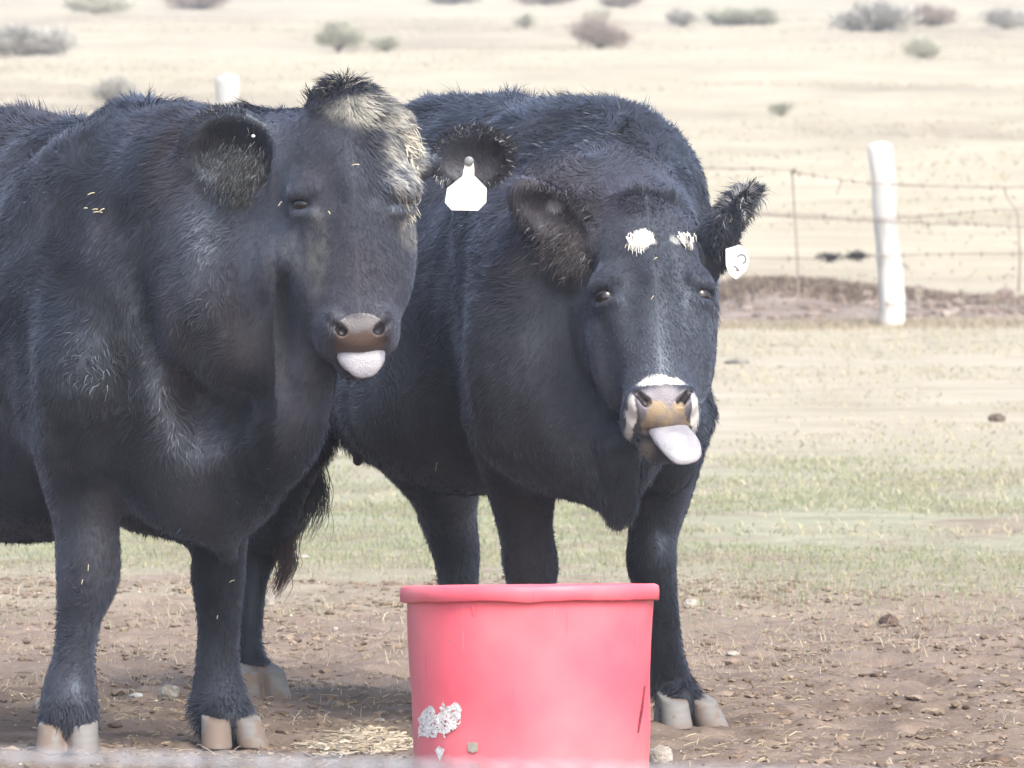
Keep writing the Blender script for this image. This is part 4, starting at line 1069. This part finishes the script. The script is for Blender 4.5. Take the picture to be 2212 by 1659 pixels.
    ad = N(nt, 'ShaderNodeMath', operation='ADD'); L.new(dz.outputs[0], ad.inputs[0]); L.new(dx.outputs[0], ad.inputs[1])
    mu = N(nt, 'ShaderNodeMath', operation='MULTIPLY'); L.new(ad.outputs[0], mu.inputs[0]); L.new(nz(9, 6), mu.inputs[1])
    mu2 = N(nt, 'ShaderNodeMath', operation='MULTIPLY'); mu2.inputs[1].default_value = .7; mu2.use_clamp = True; L.new(mu.outputs[0], mu2.inputs[0])
    m3 = N(nt, 'ShaderNodeMix', data_type='RGBA'); L.new(mu2.outputs[0], m3.inputs[0]); L.new(prev, m3.inputs[6]); m3.inputs[7].default_value = (.42, .24, .24, 1)
    L.new(m3.outputs[2], b.inputs['Base Color']); b.inputs['Roughness'].default_value = .48; b.inputs['Specular IOR Level'].default_value = .45
    bm = N(nt, 'ShaderNodeBump'); bm.inputs['Strength'].default_value = .25; bm.inputs['Distance'].default_value = .004
    L.new(nz(14, 4), bm.inputs['Height']); L.new(bm.outputs[0], b.inputs['Normal'])
    V, F = lathe(prof, wob); poly('tub_wall', V, F, m, root)
    def wobr(i, a, r, z):
        s = np.stack([np.cos(a), np.sin(a), a * 0], 1)
        w1 = (fbm(s, 3.0, 15, 3) - .5)
        low = i in (0, 1, 2, 11, 12)
        return r + w1 * .006, z + (w1 * .009 + (fbm(s, 16, 17, 2) - .5) * .003 if low else w1 * .002)
    rp = [(r1 + .003, Htub - .029), (r1 + .010, Htub - .030), (r1 + .0125, Htub - .028), (r1 + .0130, Htub - .012), (r1 + .0120, Htub - .002), (r1 + .009, Htub + .001),
          (r1 + .003, Htub + .003), (r1 - .004, Htub + .003), (r1 - .007, Htub), (r1 - .0055, Htub - .006), (r1 + .004, Htub - .006), (r1 + .007, Htub - .02), (r1 + .003, Htub - .031)]
    V, F = lathe(rp, wobr); poly('rim', V, F, m, root)
    # things stuck on the wall: points given by angle across the front and height
    def on(u, v, out=.0012):
        # u across the front (-1..1), v height
        rr = r0 + (r1 - r0) * v / Htub; a = -math.pi / 2 + math.asin(max(-.999, min(.999, u)))
        s = np.array([[math.cos(a), math.sin(a), v * 24 / Htub * .05]])
        rr = rr + float((fbm(s, 2.2, 5, 2)[0] - .5) * .010 + (fbm(s, 7, 8, 2)[0] - .5) * .0018) + out
        return np.array([math.cos(a) * rr, math.sin(a) * rr, v])
    def patch(name, mask, u0, u1, v0, v1, nu, nv, mat, par, out=.0018):
        us = np.linspace(u0, u1, nu); vs = np.linspace(v0, v1, nv)
        G = np.array([[on(u, v, out) for u in us] for v in vs]).reshape(-1, 3); G = world(G)
        F = []
        for j in range(nv - 1):
            for i in range(nu - 1):
                if mask((us[i] + us[i + 1]) / 2, (vs[j] + vs[j + 1]) / 2): F.append([j * nu + i, j * nu + i + 1, (j + 1) * nu + i + 1, (j + 1) * nu + i])
        used = sorted({k for f in F for k in f}); mp = {k: i for i, k in enumerate(used)}
        return poly(name, G[used], [[mp[k] for k in f] for f in F], mat, par, smooth=True)
    ML = noise_col('torn_paper', (.52, .50, .48), (.76, .74, .72), 60, rough=.8, bump=.5, bscale=150)
    MG = noise_col('grey_sticker', (.26, .24, .20), (.36, .34, .29), 60, rough=.8)
    MK = noise_col('dark_crack', (.16, .02, .035), (.28, .04, .06), 60, rough=.8)
    def nse(u, v, s, sd): return float(fbm(np.array([[u * s, v * s * 4, 0]]), 1, sd, 3)[0]) - .5
    def in_poly(x, y, P):
        c = False; j = len(P) - 1
        for i in range(len(P)):
            if (P[i][1] > y) != (P[j][1] > y) and x < (P[j][0] - P[i][0]) * (y - P[i][1]) / (P[j][1] - P[i][1]) + P[i][0]: c = not c
            j = i
        return c
    # (u, v) from picture pixels: u=(U-1150)/260, v=(1290-V)/1075+.38
    def uv(U, Vv): return ((U - 1149) / 268.0, .372 - (Vv - 1300) / 1075.0)
    L1 = [uv(*p) for p in [(897, 1548), (908, 1535), (922, 1522), (934, 1524), (937, 1545), (944, 1535), (950, 1518), (962, 1514), (990, 1518), (994, 1535), (991, 1560), (985, 1572), (970, 1578), (955, 1590), (948, 1580), (930, 1592), (905, 1590), (896, 1594), (898, 1570)]]
    patch('torn_label', lambda u, v: in_poly(u + nse(u, v, 40, 3) * .03, v + nse(u, v, 40, 9) * .012, L1) and nse(u, v, 60, 5) < .19, -.96, -.56, .08, .18, 90, 46, ML, root)
    L2 = [uv(*p) for p in [(932, 1620), (942, 1610), (955, 1618), (950, 1630), (943, 1645), (938, 1630)]]
    patch('torn_label', lambda u, v: in_poly(u, v, L2), -.86, -.70, .02, .10, 50, 40, ML, root)
    L3 = [uv(*p) for p in [(1007, 1602), (1030, 1602), (1030, 1620), (1018, 1624), (1007, 1620)]]
    patch('grey_sticker', lambda u, v: in_poly(u, v, L3), -.56, -.42, .04, .12, 40, 40, MG, root)
    L5 = [uv(*p) for p in [(1027, 1300), (1032, 1300), (1034, 1326), (1029, 1326)]]
    patch('drip_mark', lambda u, v: in_poly(u, v, L5), -.48, -.42, .33, .38, 30, 40, m, root, .003)
    L4 = [uv(*p) for p in [(1399, 1485), (1404, 1485), (1400, 1540), (1394, 1585), (1390, 1590), (1393, 1555), (1397, 1520)]]
    patch('crack', lambda u, v: in_poly(u, v, L4), .86, .985, .06, .22, 50, 40, MK, root)
    return root
tub()

# ------------------------------------------------------------------ back fence
M_WIRE = noise_col('rusty_wire', (.16, .12, .10), (.30, .26, .23), 5, rough=.7)
M_POST = noise_col('white_weathered_post', (.38, .38, .37), (.62, .61, .57), 3.0, rough=.9, bump=.5, bscale=25, stretch=(2, 2, .35))
YF = 33.0
def post(u0, v0, u1, v1, y, w0, w1, label, group='white fence posts'):
    b = at(u1, v1, y); t = at(u0, v0, y); b[2] -= .25
    sc = (20 + y) / 20 / 1000
    n = 40; P = np.linspace(b, t, n); r = np.linspace(w1 * sc / 2, w0 * sc / 2, n)
    V, F = tube(P, r, 20)
    V = V + (np.stack([fbm(V, 5, 61, 3), fbm(V, 5, 62, 3), np.zeros(len(V))], 1) - np.array([.5, .5, 0])) * .035
    root = empty('fence_post', (b[0], b[1], b[2] + .25)); tag(root, label, 'fence post', group)
    top = V[-20:].mean(0); V = np.vstack([V, top + np.array([0, 0, .02])]); k = len(V) - 1; F = F[:-1] + [[(n - 1) * 20 + j, (n - 1) * 20 + (j + 1) % 20, k] for j in range(20)]
    poly('post_shaft', V, F, M_POST, root)
    return root
pr = post(1901, 312, 1937, 712, YF, 50, 58, 'leaning rough white wooden fence post at right, wires tied round it')
pl_ = post(490, 166, 496, 600, YF + 2, 48, 54, 'pale top of a white fence post behind the left cow\'s neck')
wf = empty('wire_fence', (at(1900, 700, YF)[0], YF, 0)); tag(wf, 'rusty barbed wire strands with thin upright stays behind the cows', 'wire fence')
def wire(pts, r=.0030):
    P = curve_pts([at(u, v, yy) for u, v, yy in pts], 160)
    P[:, 2] += np.sin(np.arange(160) * 1.7) * .0015
    V, F = tube(P, r, 6); V = list(V); F = list(F)
    for k in range(6, 158, 7):        # barbs
        c = P[k]; 
        for a in (0.6, 2.2):
            d = np.array([.3, 0, 1.0]) if a < 1 else np.array([-.3, 0, 1.0]); d = nrm(d) * .016
            q, f2 = tube([c - d, c + d], .0022, 4); b0 = len(V); V += list(q); F += [[i + b0 for i in ff] for ff in f2]
    poly('wire_strand', np.array(V), F, M_WIRE, wf)
yb = YF - .09
wire([(-300, 380, yb + 2), (480, 362, yb + 2), (1590, 364, yb), (1715, 373, yb), (1800, 385, yb), (1893, 396, yb), (2080, 404, yb), (2320, 402, yb), (2700, 398, yb)])
wire([(-300, 470, yb + 2), (480, 455, yb + 2), (1640, 462, yb), (1790, 468, yb), (1905, 472, yb), (2050, 462, yb), (2200, 452, yb), (2700, 440, yb)])
wire([(-300, 560, yb + 2), (480, 550, yb + 2), (1640, 558, yb), (1790, 558, yb), (1912, 552, yb), (2080, 548, yb), (2320, 548, yb), (2700, 548, yb)])
wire([(-300, 650, yb + 2), (480, 645, yb + 2), (1640, 668, yb), (1790, 660, yb), (1922, 656, yb), (2080, 650, yb), (2320, 642, yb), (2700, 640, yb)])
wire([(-300, 420, yb + 2), (480, 410, yb + 2), (1900, 478, yb), (2060, 480, yb), (2200, 490, yb), (2700, 500, yb)], .003)
def stay(pts, r=.0050):
    P = curve_pts([at(u, v, yb - .02) for u, v in pts], 30); V, F = tube(P, r, 6); poly('wire_stay', V, F, M_WIRE, wf)
stay([(1711, 368), (1716, 450), (1722, 550), (1724, 664)])
stay([(2168, 402), (2178, 430), (2196, 455), (2201, 500), (2203, 560), (2200, 630)])
stay([(1180, 368), (1184, 450), (1186, 550), (1188, 664)])
stay([(1808, 420), (1815, 398), (1822, 388)], .004)
M_FLUFF = attr_mat('snagged_hair', rough=.8)
def snag(u, v, w_, h_, lbl, sd):
    c = at(u, v, yb - .01); sc = (20 + yb) / 20 / 1000; n = 260
    P = c + np.stack([rng.normal(0, w_ * sc * .20, n), rng.normal(0, .012, n), rng.normal(0, h_ * sc * .22, n)], 1)
    d = rng.normal(0, 1, (n, 3)) * np.array([1, .4, .4]); d /= np.linalg.norm(d, axis=1)[:, None]; Nn = np.cross(d, rng.normal(0, 1, (n, 3))); Nn /= np.linalg.norm(Nn, axis=1)[:, None]
    o = strands('snagged_hair', P, Nn, d, rng.uniform(.02, .05, n), np.full(n, .005), np.tile([[.03, .03, .035]], (n, 1)), None, mat=M_FLUFF)
    tag(o, lbl, 'tuft')
snag(1790, 555, 70, 16, 'dark tuft of cow hair snagged on the third wire, the one farther from the post', 1)
snag(1851, 552, 52, 18, 'dark tuft of cow hair snagged on the third wire, the one nearer the post', 2)

# ------------------------------------------------------------------ near fence: one strand crosses the bottom of the picture out of focus
M_WIRE2 = noise_col('galvanised_wire', (.22, .23, .25), (.38, .40, .44), 60, rough=.45, spec=.6, stretch=(1, 4, 4))
nf = empty('near_wire_fence', (0, -14.4, 0)); tag(nf, 'blurred grey wire strand of the near fence crossing the bottom left of the picture', 'wire fence')
yn = -14.4
a0, a1 = at(-60, 1633, yn), at(1200, 1664, yn)
dv = (a1 - a0) / np.linalg.norm(a1 - a0)
tt = np.linspace(-3.2, 3.9, 1400); base_ = a0 + dv * 0
for ph in (0, math.pi):
    P = base_ + dv * tt[:, None]; P[:, 2] += .0019 * np.sin(tt * 150 + ph); P[:, 1] += .0019 * np.cos(tt * 150 + ph)
    V, F = tube(P, .0017, 6); poly('wire_strand', V, F, M_WIRE2, nf)
M_POST2 = noise_col('brown_post', (.12, .09, .07), (.22, .18, .14), 5, rough=.9, bump=.5, bscale=30)
for xx in (-3.4, 3.45):
    zz = 1.02; V, F = tube(np.array([[xx, yn + .055, -.3], [xx, yn + .055, .6], [xx, yn + .055, 1.2]]), .05, 20); poly('fence_post', V, F, M_POST2, nf)

# ------------------------------------------------------------------ sagebrush
M_SAGE = attr_mat('sage_leaves', rough=.85, spec=.15)
def bush(u, v, w_, h_, cols, label, dens=1.0, seed=0):
    """base at picture row v; w_, h_ in survey units"""
    # distance from the terrain profile
    ds = np.linspace(40, 300, 1500); zc = 0.018 * np.maximum(ds - 60, 0)
    vv = 160 - (zc - CAM_H) / ds * 20000; k = int(np.argmin(np.abs(vv - v))); d = ds[k]; y = d - 20
    p = at(u, v, y); x0 = p[0]; z0 = gz(x0, y); sc = d / 20 / 1000; W_, Hh = w_ * sc, h_ * sc
    root = empty('sagebrush', (x0, y, z0)); tag(root, label, 'bush', 'sagebrush on the hillside')
    r = np.random.default_rng(seed + 500)
    Vs, Fs, b0 = [], [], 0
    nst = 16; tips = []
    for i in range(nst):
        a = r.uniform(0, 6.28); q = r.uniform(.2, 1); t = np.array([math.cos(a) * W_ / 2 * q, math.sin(a) * W_ / 2 * q, Hh * r.uniform(.5, .95) * (1 - .35 * q * q)])
        tips.append(t); P = curve_pts([(0, 0, -.03), t * np.array([.3, .3, .45]) + r.normal(0, .03, 3) * W_, t], 8) + np.array([x0, y, z0])
        V, F = tube(P, np.linspace(.018, .006, 8), 5); Vs.append(V); Fs += [[k2 + b0 for k2 in f] for f in F]; b0 += len(V)
    poly('stems', np.concatenate(Vs), Fs, M_POST2, root)
    n = int(5200 * dens); tips = np.array(tips)
    ti = r.integers(0, nst, n); P = tips[ti] * r.uniform(.55, 1.05, (n, 1)) + r.normal(0, 1, (n, 3)) * np.array([W_ * .085, W_ * .085, Hh * .10])
    P[:, 2] = np.abs(P[:, 2]); 
    D = P * np.array([.6, .6, 1]) + r.normal(0, .12, (n, 3)) * W_; D /= np.linalg.norm(D, axis=1)[:, None]
    Nn = np.cross(D, r.normal(0, 1, (n, 3))); Nn /= np.linalg.norm(Nn, axis=1)[:, None]
    cc = np.array(cols)[r.integers(0, len(cols), n)] * (1 + r.normal(0, .15, (n, 1))) * (.75 + .5 * fbm(P, 3 / W_, seed, 2))[:, None]
    o = strands('foliage', P + np.array([x0, y, z0]), Nn, D, r.uniform(.05, .13, n) * W_ * .8, np.full(n, .018) * W_, np.clip(cc, .02, .8), root, mat=M_SAGE, nblend=.9)
SG = [(.40, .39, .35), (.34, .33, .30), (.45, .44, .39)]
SG2 = [(.42, .42, .33), (.38, .39, .30), (.45, .45, .36)]
SB = [(.36, .30, .25), (.30, .26, .22), (.41, .35, .30)]
B_ = [(1295, 108, 130, 75, SB, 'brownish rounded sagebrush near the top centre of the hillside'),
      (50, 118, 190, 62, SG, 'grey sagebrush at the top left edge of the photo'),
      (130, 112, 70, 48, SG, 'smaller grey sagebrush right of the one at the top left edge'),
      (250, 235, 105, 60, SG, 'pale grey sagebrush just above the left cow\'s back'),
      (730, 116, 120, 60, SG2, 'pale green sagebrush above the left cow\'s crown'),
      (835, 116, 80, 36, SG2, 'low green sagebrush right of the pale green one at top centre'),
      (425, 22, 170, 40, SB, 'brown sagebrush cut by the top edge, left half of the photo'),
      (205, 30, 130, 40, SG2, 'faint low sagebrush at the top edge between the two leftmost brown ones'),
      (980, 10, 120, 30, SG, 'grey sagebrush at the top edge left of centre'),
      (1180, 14, 130, 34, SB, 'dark sagebrush at the top edge near the centre'),
      (1345, 16, 90, 34, SB, 'dark sagebrush at the top edge above the brownish rounded one'),
      (1285, 52, 70, 34, SG2, 'greyish sagebrush directly behind the brownish rounded one'),
      (1475, 58, 70, 38, SG, 'grey sagebrush right of the brownish rounded one'),
      (1600, 54, 150, 34, SG2, 'wide low yellowish sagebrush at upper right'),
      (1890, 70, 180, 62, SG, 'broad purple grey sagebrush at the upper right'),
      (2010, 58, 110, 44, SB, 'brown sagebrush adjoining the broad one at upper right'),
      (1990, 122, 90, 48, SG2, 'green grey sagebrush in front of the broad one at upper right'),
      (2170, 66, 130, 44, SG, 'grey sagebrush at the top right corner'),
      (1135, 62, 50, 34, SG2, 'small green sagebrush above the right cow\'s back'),
      (1690, 250, 60, 26, SG2, 'small green sagebrush on the slope left of the leaning post top')]
for i, (u, v, w_, h_, c_, l_) in enumerate(B_): bush(u, v, w_, h_, c_, l_, .35 + w_ / 200, i)

# ------------------------------------------------------------------ thin dusty haze
hm = bpy.data.materials.new('haze_air'); hm.use_nodes = True; hn = hm.node_tree; hn.nodes.remove(hn.nodes['Principled BSDF'])
pv = hn.nodes.new('ShaderNodeVolumePrincipled'); pv.inputs['Color'].default_value = (.95, .96, 1, 1); pv.inputs['Density'].default_value = 0.0011; pv.inputs['Anisotropy'].default_value = 0.2
hn.links.new(pv.outputs[0], hn.nodes['Material Output'].inputs['Volume'])
zt = max(9.0, float(ground_z(np.array([0.0]), np.array([900.0]))[0]) + 6)
V = [(sx * 165, y_, z_) for z_ in (-2.5, zt) for y_ in (-65, 910) for sx in (-1, 1)]
hz_ = poly('haze', np.array(V, float), [[0, 2, 3, 1], [4, 5, 7, 6], [0, 1, 5, 4], [2, 6, 7, 3], [0, 4, 6, 2], [1, 3, 7, 5]], hm, smooth=False); tag(hz_, 'thin pale haze over the pasture', 'haze', kind='stuff')
